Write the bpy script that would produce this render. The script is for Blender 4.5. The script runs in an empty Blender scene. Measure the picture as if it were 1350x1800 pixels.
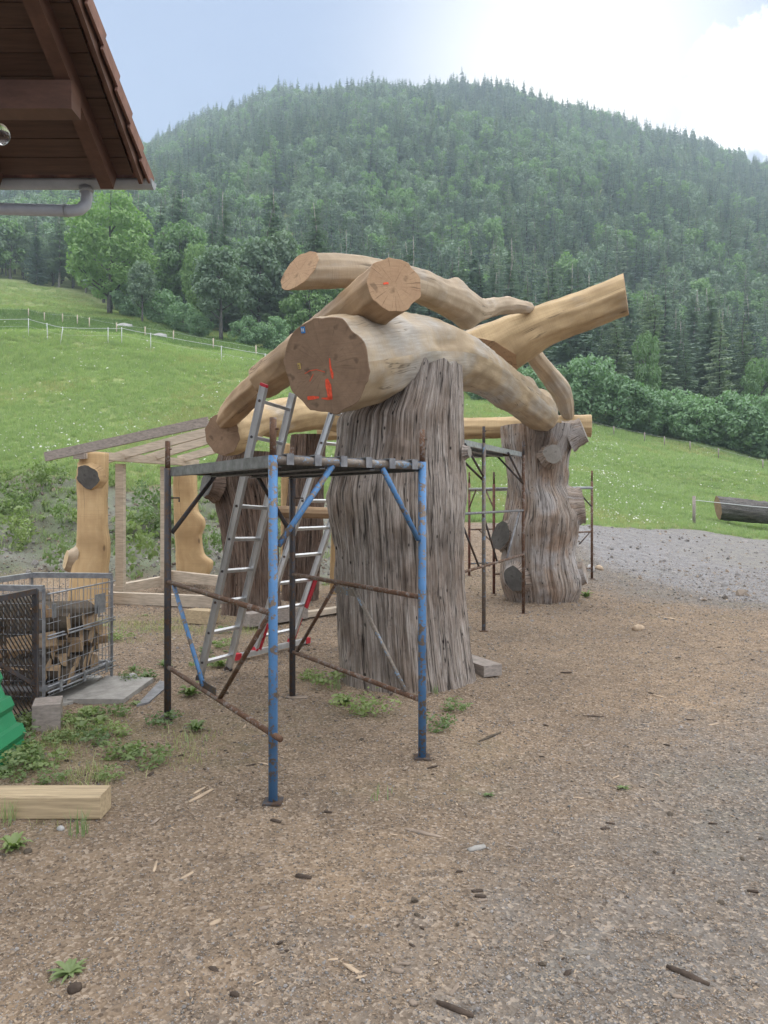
import bpy, math, random
import numpy as np
from mathutils import Vector, Matrix, Euler

R = math.radians
scene = bpy.context.scene
col = scene.collection
random.seed(7)
rng = np.random.default_rng(11)

# ------------------------------------------------------------------ camera
CAM_H = 1.6
cam_d = bpy.data.cameras.new('camera')
cam = bpy.data.objects.new('camera', cam_d)
col.objects.link(cam)
cam.location = (0, 0, CAM_H)
cam.rotation_euler = (R(90), 0, 0)
cam_d.sensor_width = 36
cam_d.lens = 26
cam_d.shift_y = -20 / 1800
cam_d.clip_start = 0.05
cam_d.clip_end = 4000
scene.camera = cam

# ------------------------------------------------------------------ light
SUN_EL, SUN_AZ = 76, 19          # azimuth to the right of the view axis (+Y)
world = bpy.data.worlds.new('World')
scene.world = world
world.use_nodes = True
wn, wl = world.node_tree.nodes, world.node_tree.links
wn.clear()
w_out = wn.new('ShaderNodeOutputWorld')
w_bg = wn.new('ShaderNodeBackground')
w_bg.inputs['Strength'].default_value = 0.1
sky = wn.new('ShaderNodeTexSky')
sky.sky_type = 'NISHITA'
sky.sun_disc = False
sky.sun_elevation = R(SUN_EL)
sky.sun_rotation = R(SUN_AZ)
sky.air_density = 1.0
sky.dust_density = 1.2
sky.ozone_density = 1.6
# a bright cumulus bank and faint wisps, as part of the sky
tc = wn.new('ShaderNodeTexCoord')
nz = wn.new('ShaderNodeTexNoise')
nz.inputs['Scale'].default_value = 9.0
nz.inputs['Detail'].default_value = 8.0
nz.inputs['Roughness'].default_value = 0.62
wl.new(tc.outputs['Generated'], nz.inputs['Vector'])
cdir = Vector((0.52, 1.0, 0.555)).normalized()
vd = wn.new('ShaderNodeVectorMath'); vd.operation = 'DISTANCE'
wl.new(tc.outputs['Generated'], vd.inputs[0])
vd.inputs[1].default_value = cdir
mr = wn.new('ShaderNodeMapRange')
mr.inputs['From Min'].default_value = 0.02
mr.inputs['From Max'].default_value = 0.12
mr.inputs['To Min'].default_value = 0.42
mr.inputs['To Max'].default_value = 0.0
wl.new(vd.outputs['Value'], mr.inputs['Value'])
ad = wn.new('ShaderNodeMath'); ad.operation = 'ADD'
wl.new(nz.outputs['Fac'], ad.inputs[0]); wl.new(mr.outputs[0], ad.inputs[1])
cr = wn.new('ShaderNodeMapRange'); cr.interpolation_type = 'SMOOTHSTEP'
cr.inputs['From Min'].default_value = 0.70
cr.inputs['From Max'].default_value = 0.80
wl.new(ad.outputs[0], cr.inputs['Value'])
mx = wn.new('ShaderNodeMix'); mx.data_type = 'RGBA'
mx.inputs[7].default_value = (4.2,4.2,4.3,1)
wl.new(cr.outputs[0], mx.inputs[0])
# thin even veil of high haze over the whole sky
veil = wn.new('ShaderNodeMix'); veil.data_type = 'RGBA'
veil.inputs[0].default_value = 0.9
veil.inputs[7].default_value = (0.45, 0.56, 0.845, 1)
wl.new(sky.outputs[0], veil.inputs[6])
# brighter round the sun, which stands just behind the ridge
gd = wn.new('ShaderNodeVectorMath'); gd.operation = 'DISTANCE'
wl.new(tc.outputs['Generated'], gd.inputs[0])
gd.inputs[1].default_value = Vector((0.25, 1.0, 0.55)).normalized()
gm_ = wn.new('ShaderNodeMapRange'); gm_.interpolation_type = 'SMOOTHERSTEP'
for k_, v_ in (('From Min', 0.40), ('From Max', -0.04), ('To Min', 0.0), ('To Max', 1.0)): gm_.inputs[k_].default_value = v_
wl.new(gd.outputs['Value'], gm_.inputs['Value'])
gw = wn.new('ShaderNodeMix'); gw.data_type = 'RGBA'
gw.inputs[7].default_value = (2.7, 2.6, 2.45, 1)
gp_ = wn.new('ShaderNodeMath'); gp_.operation = 'POWER'; gp_.inputs[1].default_value = 1.35
wl.new(gm_.outputs[0], gp_.inputs[0]); wl.new(gp_.outputs[0], gw.inputs[0])
wl.new(veil.outputs[2], gw.inputs[6])
wl.new(gw.outputs[2], mx.inputs[6])
wl.new(mx.outputs[2], w_bg.inputs['Color'])
wl.new(w_bg.outputs[0], w_out.inputs['Surface'])

sun_d = bpy.data.lights.new('sun', 'SUN')
sun_d.energy = 1.5
sun_d.angle = R(162)              # the sun is veiled by bright haze at the ridge: no hard shadows
sun_d.color = (1.0, 0.96, 0.89)
sun = bpy.data.objects.new('sun', sun_d)
col.objects.link(sun)
sdir = Vector((math.sin(R(SUN_AZ)) * math.cos(R(SUN_EL)), math.cos(R(SUN_AZ)) * math.cos(R(SUN_EL)), math.sin(R(SUN_EL))))
sun.rotation_euler = sdir.to_track_quat('Z', 'Y').to_euler()

vs = scene.view_settings
vs.view_transform = 'Standard'
vs.look = 'None'
vs.gamma = 1
vs.exposure = 2.3
vs.use_curve_mapping = False
scene.render.engine = 'CYCLES'
scene.cycles.use_denoising = True
scene.cycles.volume_bounces = 1
scene.cycles.max_bounces = 6
scene.cycles.transparent_max_bounces = 8
scene.cycles.use_adaptive_sampling = True
HZ_DENS = 0.00048

# ------------------------------------------------------------------ helpers
def at(X, Y, d):
    """world point seen at photo pixel (X, Y) at depth d"""
    return Vector(((X - 675) / 1300 * d, d, CAM_H + (880 - Y) / 1300 * d))

def gnd(X, Y):
    d = 1300 * CAM_H / (Y - 880)
    return Vector(((X - 675) / 1300 * d, d, 0))

def vnoise(p, seed=0):
    p = np.asarray(p, float)
    i = np.floor(p).astype(np.int64)
    f = p - i
    f = f * f * (3 - 2 * f)
    def h(a, b, c):
        n = (a * 374761393 + b * 668265263 + c * 1440662683 + seed * 974634777) & 0xffffffff
        n = ((n ^ (n >> 13)) * 1274126177) & 0xffffffff
        n = n ^ (n >> 16)
        return (n & 0xffff) / 65535.0
    x, y, z = i[..., 0], i[..., 1], i[..., 2]
    fx, fy, fz = f[..., 0], f[..., 1], f[..., 2]
    def l(a, b, t): return a + (b - a) * t
    return l(l(l(h(x, y, z), h(x + 1, y, z), fx), l(h(x, y + 1, z), h(x + 1, y + 1, z), fx), fy),
             l(l(h(x, y, z + 1), h(x + 1, y, z + 1), fx), l(h(x, y + 1, z + 1), h(x + 1, y + 1, z + 1), fx), fy), fz)

def fbm(p, seed=0, octs=4, rough=0.5):
    p = np.asarray(p, float)
    s = 0; a = 1; t = 0
    for k in range(octs):
        s = s + a * (vnoise(p * 2 ** k + 13.7 * k, seed + k) - 0.5); t += a; a *= rough
    return s / t * 2          # about -1..1

def P3(x, y, z): return np.stack(np.broadcast_arrays(np.asarray(x, float), np.asarray(y, float), np.asarray(z, float)), -1)

def sstep(a, b, x):
    t = np.clip((np.asarray(x, float) - a) / (b - a), 0, 1)
    return t * t * (3 - 2 * t)

ORG = {}

def mk_mesh(name, V, F, mats, uv=None, smooth=False, mi=None):
    V = np.asarray(V, np.float32).reshape(-1, 3)
    me = bpy.data.meshes.new(name)
    if isinstance(F, np.ndarray) and F.ndim == 2:
        n, k = F.shape
        me.vertices.add(len(V)); me.vertices.foreach_set('co', V.ravel())
        me.loops.add(n * k); me.loops.foreach_set('vertex_index', F.astype(np.int32).ravel())
        me.polygons.add(n); me.polygons.foreach_set('loop_start', np.arange(0, n * k, k, dtype=np.int32))
        me.update(calc_edges=True)
    else:
        me.from_pydata([tuple(map(float, v)) for v in V], [], [tuple(int(i) for i in f) for f in F])
        me.update()
    if not isinstance(mats, (list, tuple)): mats = [mats]
    for m in mats: me.materials.append(m)
    if uv is not None:
        ul = me.uv_layers.new(name='UVMap')
        uv = np.asarray(uv, np.float32)
        if len(uv) == len(V):           # per-vertex uv
            li = np.zeros(len(me.loops), np.int32); me.loops.foreach_get('vertex_index', li)
            uv = uv[li]
        ul.data.foreach_set('uv', uv.ravel())
    if mi is not None: me.polygons.foreach_set('material_index', np.asarray(mi, np.int32))
    if smooth: me.polygons.foreach_set('use_smooth', np.ones(len(me.polygons), bool))
    me.validate()
    return me

def thing(name, label, cat, loc=(0, 0, 0), group=None, rot=(0, 0, 0)):
    o = bpy.data.objects.new(name, None)
    o.empty_display_size = 0.1
    col.objects.link(o)
    o.location = loc; o.rotation_euler = rot
    o['label'] = label; o['category'] = cat
    if group: o['group'] = group
    ORG[o.name] = Vector(loc)
    return o

def put(name, me, parent=None, loc=None, kind=None):
    o = bpy.data.objects.new(name, me)
    col.objects.link(o)
    if parent is not None: o.parent = parent
    if loc is not None: o.location = loc
    if kind: o['kind'] = kind
    return o

def part(name, V, F, mats, parent, uv=None, smooth=False, kind=None, mi=None, label=None):
    """a mesh given in world coordinates, made a child of a thing (or of a part of it)"""
    root = parent
    while root.parent is not None: root = root.parent
    org = ORG[root.name]
    V = np.asarray(V, float).reshape(-1, 3) - np.array(org)
    o = put(name, mk_mesh(name, V, F, mats, uv, smooth, mi), parent, kind=kind)
    if label: o['label'] = label
    return o

def tag(o, label, cat, group=None):
    o['label'] = label; o['category'] = cat
    if group: o['group'] = group
    return o

def solo(name, V, F, mats, label, cat, group=None, uv=None, smooth=False, base=None, mi=None):
    """a thing that is one mesh; world coordinates, origin moved to its base"""
    V = np.asarray(V, float).reshape(-1, 3)
    b = np.array(base if base is not None else (V[:, 0].mean(), V[:, 1].mean(), V[:, 2].min()))
    o = put(name, mk_mesh(name, V - b, F, mats, uv, smooth, mi), None, tuple(b))
    ORG[o.name] = Vector(b)
    return tag(o, label, cat, group)

class MB:
    def __init__(s): s.V = []; s.F = []; s.UV = []
    def add(s, V, F, uv=None):
        n = len(s.V); s.V += [tuple(v) for v in V]; s.F += [tuple(i + n for i in f) for f in F]
        s.UV += [tuple(u) for u in uv] if uv is not None else [(v[0] + v[1] * 0.7, v[2]) for v in V]
        return s
    def box(s, c, ax, ay, az):
        """centre and three half-axis vectors"""
        c, ax, ay, az = map(Vector, (c, ax, ay, az))
        V = [c + sx * ax + sy * ay + sz * az for sz in (-1, 1) for sy in (-1, 1) for sx in (-1, 1)]
        lx, ly, lz = ax.length, ay.length, az.length
        uv = [(sx * lx, sy * ly + sz * lz * 1.7) for sz in (-1, 1) for sy in (-1, 1) for sx in (-1, 1)]
        return s.add(V, [(0, 2, 3, 1), (4, 5, 7, 6), (0, 1, 5, 4), (2, 6, 7, 3), (0, 4, 6, 2), (1, 3, 7, 5)], uv)
    def beam(s, p0, p1, w, h, up=(0, 0, 1)):
        """rectangular beam of width w (sideways) and height h"""
        p0, p1 = Vector(p0), Vector(p1)
        d = (p1 - p0); dn = d.normalized()
        sd = dn.cross(Vector(up)).normalized(); u = sd.cross(dn).normalized()
        return s.box((p0 + p1) / 2, d / 2, sd * w / 2, u * h / 2)
    def tube(s, p0, p1, r, n=10, r1=None, caps=True):
        p0, p1 = Vector(p0), Vector(p1)
        d = (p1 - p0).normalized()
        a = d.orthogonal().normalized(); b = d.cross(a)
        r1 = r if r1 is None else r1
        L = (p1 - p0).length
        V = []; uv = []
        for k, (p, rr) in enumerate(((p0, r), (p1, r1))):
            for i in range(n):
                t = 2 * math.pi * i / n
                V.append(p + a * math.cos(t) * rr + b * math.sin(t) * rr); uv.append((t * rr, k * L))
        F = [(i, (i + 1) % n, n + (i + 1) % n, n + i) for i in range(n)]
        if caps: F += [tuple(reversed(range(n))), tuple(range(n, 2 * n))]
        return s.add(V, F, uv)
    def path(s, pts, r, n=8):
        """bent tube through points"""
        pts = [Vector(p) for p in pts]
        rr = r if isinstance(r, (list, tuple)) else [r] * len(pts)
        V = []; uv = []; L = 0
        d0 = (pts[1] - pts[0]).normalized(); a = d0.orthogonal().normalized()
        for k, p in enumerate(pts):
            d = (pts[min(k + 1, len(pts) - 1)] - pts[max(k - 1, 0)]).normalized()
            a = (a - d * a.dot(d)).normalized(); b = d.cross(a)
            if k: L += (p - pts[k - 1]).length
            for i in range(n):
                t = 2 * math.pi * i / n
                V.append(p + a * math.cos(t) * rr[k] + b * math.sin(t) * rr[k]); uv.append((t * rr[k], L))
        F = []
        for k in range(len(pts) - 1):
            F += [(k * n + i, k * n + (i + 1) % n, (k + 1) * n + (i + 1) % n, (k + 1) * n + i) for i in range(n)]
        m = len(pts) - 1
        F += [tuple(reversed(range(n))), tuple(range(m * n, m * n + n))]
        return s.add(V, F, uv)
    def part(s, name, mat, parent, smooth=False, kind=None, label=None):
        return part(name, s.V, s.F, mat, parent, s.UV, smooth, kind, label=label)
    def solo(s, name, mat, label, cat, group=None, smooth=False, base=None):
        return solo(name, s.V, s.F, mat, label, cat, group, s.UV, smooth, base)

# ------------------------------------------------------------------ materials
def new_mat(name):
    m = bpy.data.materials.new(name); m.use_nodes = True
    nt = m.node_tree
    b = nt.nodes['Principled BSDF']
    b.inputs['Specular IOR Level'].default_value = 0.3
    return m, nt, b

class N:
    """tiny node helper"""
    def __init__(s, nt): s.nt = nt
    def n(s, t, **kw):
        x = s.nt.nodes.new(t)
        for k, v in kw.items(): setattr(x, k, v)
        return x
    def link(s, a, b): s.nt.links.new(a, b)
    def coord(s, which='UV', scale=(1, 1, 1)):
        t = s.n('ShaderNodeTexCoord'); m = s.n('ShaderNodeMapping')
        m.inputs['Scale'].default_value = scale
        s.link(t.outputs[which], m.inputs['Vector'])
        return m.outputs[0]
    def noise(s, vec, scale, detail=5, rough=0.55, dist=0.0):
        t = s.n('ShaderNodeTexNoise')
        t.inputs['Scale'].default_value = scale; t.inputs['Detail'].default_value = detail
        t.inputs['Roughness'].default_value = rough; t.inputs['Distortion'].default_value = dist
        if vec is not None: s.link(vec, t.inputs['Vector'])
        return t.outputs['Fac']
    def voro(s, vec, scale, feature='F1', out='Distance', rand=1.0):
        t = s.n('ShaderNodeTexVoronoi', feature=feature)
        t.inputs['Scale'].default_value = scale; t.inputs['Randomness'].default_value = rand
        if vec is not None: s.link(vec, t.inputs['Vector'])
        return t.outputs[out]
    def ramp(s, fac, stops, interp='LINEAR'):
        t = s.n('ShaderNodeValToRGB'); e = t.color_ramp.elements
        t.color_ramp.interpolation = interp
        while len(e) < len(stops): e.new(0.5)
        for x, (p, c) in zip(e, stops):
            x.position = p; x.color = (*c, 1) if len(c) == 3 else c
        s.link(fac, t.inputs[0])
        return t.outputs[0]
    def rng(s, fac, a, b, c=0.0, d=1.0):
        t = s.n('ShaderNodeMapRange')
        for k, v in zip(('From Min', 'From Max', 'To Min', 'To Max'), (a, b, c, d)): t.inputs[k].default_value = v
        s.link(fac, t.inputs['Value']); return t.outputs[0]
    def math(s, op, a, b=None):
        t = s.n('ShaderNodeMath', operation=op)
        for i, v in enumerate((a, b)):
            if v is None: continue
            if isinstance(v, (int, float)): t.inputs[i].default_value = v
            else: s.link(v, t.inputs[i])
        return t.outputs[0]
    def mix(s, fac, a, b, mode='MIX'):
        t = s.n('ShaderNodeMix', data_type='RGBA', blend_type=mode)
        for i, v in ((0, fac), (6, a), (7, b)):
            if isinstance(v, (int, float)): t.inputs[i].default_value = v
            elif isinstance(v, tuple): t.inputs[i].default_value = (*v, 1)
            else: s.link(v, t.inputs[i])
        return t.outputs[2]
    def bump(s, h, strength, dist, b, prev=None):
        t = s.n('ShaderNodeBump')
        t.inputs['Strength'].default_value = strength; t.inputs['Distance'].default_value = dist
        s.link(h, t.inputs['Height'])
        if prev is not None: s.link(prev, t.inputs['Normal'])
        if b is not None: s.link(t.outputs[0], b.inputs['Normal'])
        return t.outputs[0]

def mat_simple(name, c, rough=0.6, metal=0.0, var=0.25, scale=14, bump=0.0, stretch=(1, 1, 1), coord='Object', c2=None):
    m, nt, b = new_mat(name); k = N(nt)
    v = k.coord(coord, stretch)
    f = k.noise(v, scale, 6, 0.6)
    c2 = c2 or tuple(x * (1 - var) for x in c)
    hi = tuple(min(1, x * (1 + var * 0.6)) for x in c)
    k.link(k.ramp(f, [(0.3, c2), (0.7, hi)]), b.inputs['Base Color'])
    b.inputs['Roughness'].default_value = rough; b.inputs['Metallic'].default_value = metal
    if bump: k.bump(f, bump, 0.01, b)
    return m

def mat_log(name, light, dark, grey=0.0, greycol=(0.36, 0.34, 0.32)):
    """debarked hewn wood; UV: around (m), along (m)"""
    m, nt, b = new_mat(name); k = N(nt)
    uv = k.coord('UV', (14, 1.1, 1))
    g1 = k.noise(uv, 2.2, 6, 0.62, 0.4)
    c = k.ramp(g1, [(0.25, dark), (0.5, tuple((x + y) / 2 for x, y in zip(light, dark))), (0.72, light)])
    big = k.noise(k.coord('UV', (1.3, 0.8, 1)), 2.0, 4, 0.55)
    c = k.mix(k.rng(big, 0.4, 0.68), c, tuple(x * 0.74 for x in dark))
    # chainsaw and drawknife marks across the grain
    saw = k.noise(k.coord('UV', (1.5, 42, 1)), 1.6, 3, 0.6, 0.8)
    c = k.mix(k.math('MULTIPLY', k.rng(saw, 0.52, 0.68), 0.22), c, tuple(x * 0.6 for x in dark))
    if grey:
        gz = k.noise(k.coord('UV', (1.0, 0.6, 1)), 1.7, 5, 0.6)
        streak = k.noise(k.coord('UV', (40, 2.5, 1)), 1.5, 4, 0.6)
        gcol = k.ramp(streak, [(0.3, tuple(x * 0.68 for x in greycol)), (0.7, tuple(x * 1.12 for x in greycol))])
        c = k.mix(k.rng(gz, 0.62 - grey * 0.4, 0.8 - grey * 0.4), c, gcol)
    ck = k.noise(k.coord('UV', (7, 0.30, 1)), 1.1, 4, 0.6, 0.15)
    line = k.rng(k.math('ABSOLUTE', k.math('SUBTRACT', ck, 0.5)), 0.003, 0.010, 0.8, 0)
    where = k.rng(k.noise(k.coord('UV', (2.5, 0.7, 1)), 1.3, 2), 0.54, 0.60)
    c = k.mix(k.math('MULTIPLY', line, where), c, tuple(x * 0.28 for x in dark))
    kn = k.voro(k.coord('UV', (1.5, 0.9, 1)), 1.4)
    c = k.mix(k.rng(kn, 0.035, 0.08, 0.75, 0.0), c, (0.10, 0.06, 0.035))
    k.link(c, b.inputs['Base Color'])
    b.inputs['Roughness'].default_value = 0.72
    n1 = k.bump(g1, 0.25, 0.006, None)
    n2 = k.bump(saw, 0.35, 0.006, None, n1)
    fac = k.voro(k.coord('UV', (6.0, 2.6, 1)), 1.2, 'SMOOTH_F1')
    k.bump(fac, 0.3, 0.02, b, n2)
    return m

def mat_end(name, c1, c2, cracks=0.5, ringscale=26, ringamt=0.12):
    """end grain; UV centred on the pith, in metres"""
    m, nt, b = new_mat(name); k = N(nt)
    co = k.coord('UV')
    ln = k.n('ShaderNodeVectorMath', operation='LENGTH'); k.link(co, ln.inputs[0])
    nz_ = k.noise(co, 3.0, 3)
    rad = k.math('ADD', ln.outputs['Value'], k.math('MULTIPLY', nz_, 0.06))
    ring = k.math('SINE', k.math('MULTIPLY', rad, ringscale * 6.0))
    base = k.noise(co, 4.5, 6, 0.6)
    c = k.ramp(base, [(0.3, c2), (0.7, c1)])
    c = k.mix(k.rng(ring, 0.2, 1.0, 0, ringamt), c, tuple(x * 0.55 for x in c2))
    # heart wood darker, radial drying cracks
    at2 = k.n('ShaderNodeSeparateXYZ'); k.link(co, at2.inputs[0])
    ang = k.math('ARCTAN2', at2.outputs[1], at2.outputs[0])
    cb = k.n('ShaderNodeCombineXYZ'); k.link(k.math('MULTIPLY', ang, 4.5), cb.inputs[0]); k.link(k.math('MULTIPLY', rad, 1.5), cb.inputs[1])
    ck = k.noise(cb.outputs[0], 2.0, 4, 0.7)
    c = k.mix(k.math('MULTIPLY', k.rng(ck, 0.56, 0.64), cracks), c, tuple(x * 0.25 for x in c2))
    kc = k.noise(co, 9.0, 2, 0.4)
    c = k.mix(k.rng(kc, 0.62, 0.70, 0, 0.6), c, tuple(x * 0.35 for x in c2))
    saw = k.noise(k.coord('UV', (3, 60, 1)), 1.0, 3)
    k.link(c, b.inputs['Base Color']); b.inputs['Roughness'].default_value = 0.85
    n1 = k.bump(saw, 0.35, 0.006, None)
    k.bump(ck, 0.3, 0.01, b, n1)
    return m

def mat_stump(name, tones, warm=0.3, warmcol=(0.23, 0.13, 0.075), pale=(0.33, 0.31, 0.29), patch=0.0):
    """weathered barkless trunk: long upright fibres; UV around (m), up (m)"""
    m, nt, b = new_mat(name); k = N(nt)
    dk, md, lt = tones
    fib = k.noise(k.coord('UV', (30, 0.75, 1)), 1.6, 9, 0.74, 0.12)
    c = k.ramp(fib, [(0.28, dk), (0.47, md), (0.66, lt)])
    fine = k.noise(k.coord('UV', (85, 4.5, 1)), 1.5, 6, 0.75)
    c = k.mix(k.rng(fine, 0.53, 0.66, 0, 0.75), c, pale)
    c = k.mix(k.rng(fine, 0.3, 0.45, 0.6, 0), c, tuple(x * 0.6 for x in dk))
    wz = k.noise(k.coord('UV', (1.6, 0.8, 1)), 2.0, 5, 0.6)
    c = k.mix(k.math('MULTIPLY', k.rng(wz, 0.46, 0.66), warm), c, warmcol)
    blo = k.noise(k.coord('UV', (2.4, 0.9, 1)), 1.4, 5, 0.6)
    c = k.mix(k.rng(blo, 0.5, 0.72, 0, 0.65), c, tuple(x * 0.6 for x in dk))
    if patch:
        pn = k.noise(k.coord('UV', (1.1, 0.7, 1)), 1.5, 5, 0.62)
        pf = k.ramp(fine, [(0.3, tuple(x * 0.7 for x in pale)), (0.65, tuple(x * 1.05 for x in pale))])
        c = k.mix(k.rng(pn, 0.48, 0.58, 0, patch), c, pf)
    mot = k.noise(k.coord('UV', (7, 5, 1)), 2.0, 6, 0.75)
    c = k.mix(k.rng(mot, 0.56, 0.72, 0, 0.6), c, tuple(x * 0.75 for x in dk))
    crk = k.noise(k.coord('UV', (22, 0.5, 1)), 1.2, 3, 0.55, 0.3)
    c = k.mix(k.rng(k.math('ABSOLUTE', k.math('SUBTRACT', crk, 0.5)), 0.006, 0.022, 0.85, 0), c, tuple(x * 0.28 for x in dk))
    hole = k.voro(k.coord('UV', (9, 4, 1)), 1.6)
    c = k.mix(k.rng(hole, 0.07, 0.13, 0.92, 0), c, (0.015, 0.011, 0.009))
    slit = k.voro(k.coord('UV', (13, 1.6, 1)), 1.1)
    c = k.mix(k.rng(slit, 0.05, 0.10, 0.85, 0), c, (0.02, 0.015, 0.012))
    k.link(c, b.inputs['Base Color']); b.inputs['Roughness'].default_value = 0.9
    n1 = k.bump(fib, 0.7, 0.02, None)
    n2 = k.bump(mot, 0.5, 0.02, None, n1)
    k.bump(fine, 0.7, 0.012, b, n2)
    return m

def mat_paint(name, c, under, wear=0.5, rough=0.5, metal_under=0.3, fine=60):
    """worn paint over bare or rusty steel"""
    m, nt, b = new_mat(name); k = N(nt)
    co = k.coord('Object')
    f = k.noise(co, fine * 0.25, 8, 0.68)
    f2 = k.noise(co, fine, 4, 0.6)
    w = k.math('ADD', k.math('MULTIPLY', f, 0.75), k.math('MULTIPLY', f2, 0.25))
    msk = k.rng(w, 0.63 - wear * 0.25, 0.66 - wear * 0.25)
    v = k.noise(co, 5, 5, 0.6)
    pc = k.ramp(v, [(0.3, tuple(x * 0.72 for x in c)), (0.7, tuple(min(1, x * 1.18) for x in c))])
    uc = k.ramp(f2, [(0.35, tuple(x * 0.55 for x in under)), (0.7, under)])
    k.link(k.mix(msk, pc, uc), b.inputs['Base Color'])
    b.inputs['Roughness'].default_value = rough
    k.link(k.math('MULTIPLY', msk, metal_under), b.inputs['Metallic'])
    k.bump(w, 0.3, 0.003, b)
    return m

def mat_leaf(name, c, c2, trans=0.35, rnd=0.35, sc=0.5):
    m, nt, b = new_mat(name); k = N(nt)
    nt.nodes.remove(b)
    out = nt.nodes['Material Output']
    oi = k.n('ShaderNodeObjectInfo')
    f = k.noise(k.coord('Object'), sc, 3, 0.6)
    g = k.math('ADD', k.math('MULTIPLY', f, 1.0 - rnd), k.math('MULTIPLY', oi.outputs['Random'], rnd))
    cc = k.ramp(g, [(0.2, c2), (0.8, c)])
    d = k.n('ShaderNodeBsdfDiffuse'); t = k.n('ShaderNodeBsdfTranslucent')
    k.link(cc, d.inputs[0])
    k.link(k.mix(1.0, cc, (1.0, 1.25, 0.6), 'MULTIPLY'), t.inputs[0])
    g_ = k.n('ShaderNodeBsdfGlossy'); g_.inputs['Roughness'].default_value = 0.5
    g_.inputs[0].default_value = (1, 1, 1, 1)
    x = k.n('ShaderNodeMixShader'); x.inputs[0].default_value = trans
    k.link(d.outputs[0], x.inputs[1]); k.link(t.outputs[0], x.inputs[2])
    y = k.n('ShaderNodeMixShader'); y.inputs[0].default_value = 0.03
    k.link(x.outputs[0], y.inputs[1]); k.link(g_.outputs[0], y.inputs[2])
    k.link(y.outputs[0], out.inputs['Surface'])
    return m

M = {}
M['log_grey'] = mat_log('hewn_wood_greyed', (0.49, 0.385, 0.255), (0.35, 0.255, 0.155), 0.36, (0.39, 0.355, 0.31))
M['log_tan'] = mat_log('hewn_wood_tan', (0.47, 0.33, 0.205), (0.34, 0.225, 0.13), 0.12, (0.36, 0.31, 0.26))
M['log_gold'] = mat_log('hewn_wood_golden', (0.56, 0.42, 0.24), (0.43, 0.30, 0.16), 0.10, (0.46, 0.40, 0.32))
M['log_pale'] = mat_log('hewn_wood_pale', (0.50, 0.40, 0.29), (0.37, 0.28, 0.185), 0.25, (0.43, 0.385, 0.335))
M['carved'] = mat_log('carved_post_wood', (0.62, 0.45, 0.25), (0.50, 0.33, 0.165), 0.0)
M['end_tan'] = mat_end('end_grain_tan', (0.45, 0.30, 0.18), (0.35, 0.22, 0.13), 0.6)
M['end_brown'] = mat_end('end_grain_brown', (0.32, 0.215, 0.14), (0.20, 0.13, 0.083), 0.3, 20, 0.07)
M['end_pale'] = mat_end('end_grain_pale', (0.62, 0.48, 0.30), (0.50, 0.36, 0.2), 0.3)
M['end_dark'] = mat_end('end_grain_dark', (0.15, 0.145, 0.135), (0.07, 0.065, 0.06), 0.4)
M['end_grey'] = mat_end('end_grain_grey', (0.30, 0.28, 0.25), (0.2, 0.18, 0.155), 0.4)
M['stump_grey'] = mat_stump('stump_weathered_grey', ((0.08, 0.066, 0.056), (0.30, 0.25, 0.212), (0.56, 0.505, 0.46)), 0.6, (0.19, 0.13, 0.09), (0.50, 0.47, 0.45))
M['stump_mixed'] = mat_stump('stump_weathered_mixed', ((0.13, 0.10, 0.08), (0.31, 0.245, 0.195), (0.48, 0.43, 0.385)), 0.6, (0.30, 0.185, 0.115), (0.45, 0.425, 0.41), 0.8)
M['stump_brown'] = mat_stump('stump_brown', ((0.06, 0.042, 0.033), (0.17, 0.12, 0.092), (0.30, 0.225, 0.18)), 0.6, (0.18, 0.105, 0.07), (0.34, 0.28, 0.235))
M['bark'] = mat_stump('bark', ((0.04, 0.038, 0.036), (0.10, 0.095, 0.09), (0.19, 0.18, 0.175)), 0.1)
M['bark_pale'] = mat_simple('bark_pale', (0.30, 0.28, 0.25), 0.9, 0, 0.5, 3)
M['blue'] = mat_paint('blue_paint', (0.085, 0.205, 0.40), (0.22, 0.17, 0.13), 0.42)
M['blue_worn'] = mat_paint('blue_paint_worn', (0.17, 0.25, 0.35), (0.24, 0.20, 0.165), 0.85)
M['steel_dark'] = mat_paint('dark_steel', (0.065, 0.062, 0.068), (0.13, 0.085, 0.06), 0.5, 0.55)
M['steel_rust'] = mat_paint('rusty_steel', (0.20, 0.165, 0.145), (0.17, 0.095, 0.06), 0.75, 0.7)
M['steel_red'] = mat_paint('red_oxide_steel', (0.19, 0.085, 0.065), (0.13, 0.08, 0.06), 0.5, 0.7)
M['galv'] = mat_simple('galvanised_steel', (0.34, 0.35, 0.37), 0.45, 0.55, 0.35, 18)
M['galv_dark'] = mat_simple('galvanised_steel_dull', (0.22, 0.22, 0.23), 0.55, 0.4, 0.4, 18)
M['alu'] = mat_simple('aluminium', (0.62, 0.63, 0.64), 0.38, 0.75, 0.2, 10, 0, (1, 1, 0.2))
M['red'] = mat_simple('red_plastic', (0.50, 0.035, 0.05), 0.45, 0, 0.2)
M['plank'] = mat_simple('sawn_pale_timber', (0.50, 0.42, 0.33), 0.75, 0, 0.3, 6, 0.1, (1, 1, 8))
M['plank_grey'] = mat_simple('sawn_grey_timber', (0.30, 0.26, 0.23), 0.8, 0, 0.35, 6, 0.1, (3, 3, 8))
M['timber'] = mat_simple('square_timber', (0.44, 0.34, 0.215), 0.75, 0, 0.32, 3.5, 0.2, (1, 16, 16))
M['roof_wood'] = mat_simple('brown_stained_boards', (0.105, 0.058, 0.04), 0.55, 0, 0.3, 4, 0.05, (0.6, 8, 8))
M['roof_beam'] = mat_simple('brown_stained_beam', (0.125, 0.065, 0.045), 0.5, 0, 0.25, 4, 0.05, (2, 1, 6))
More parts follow.
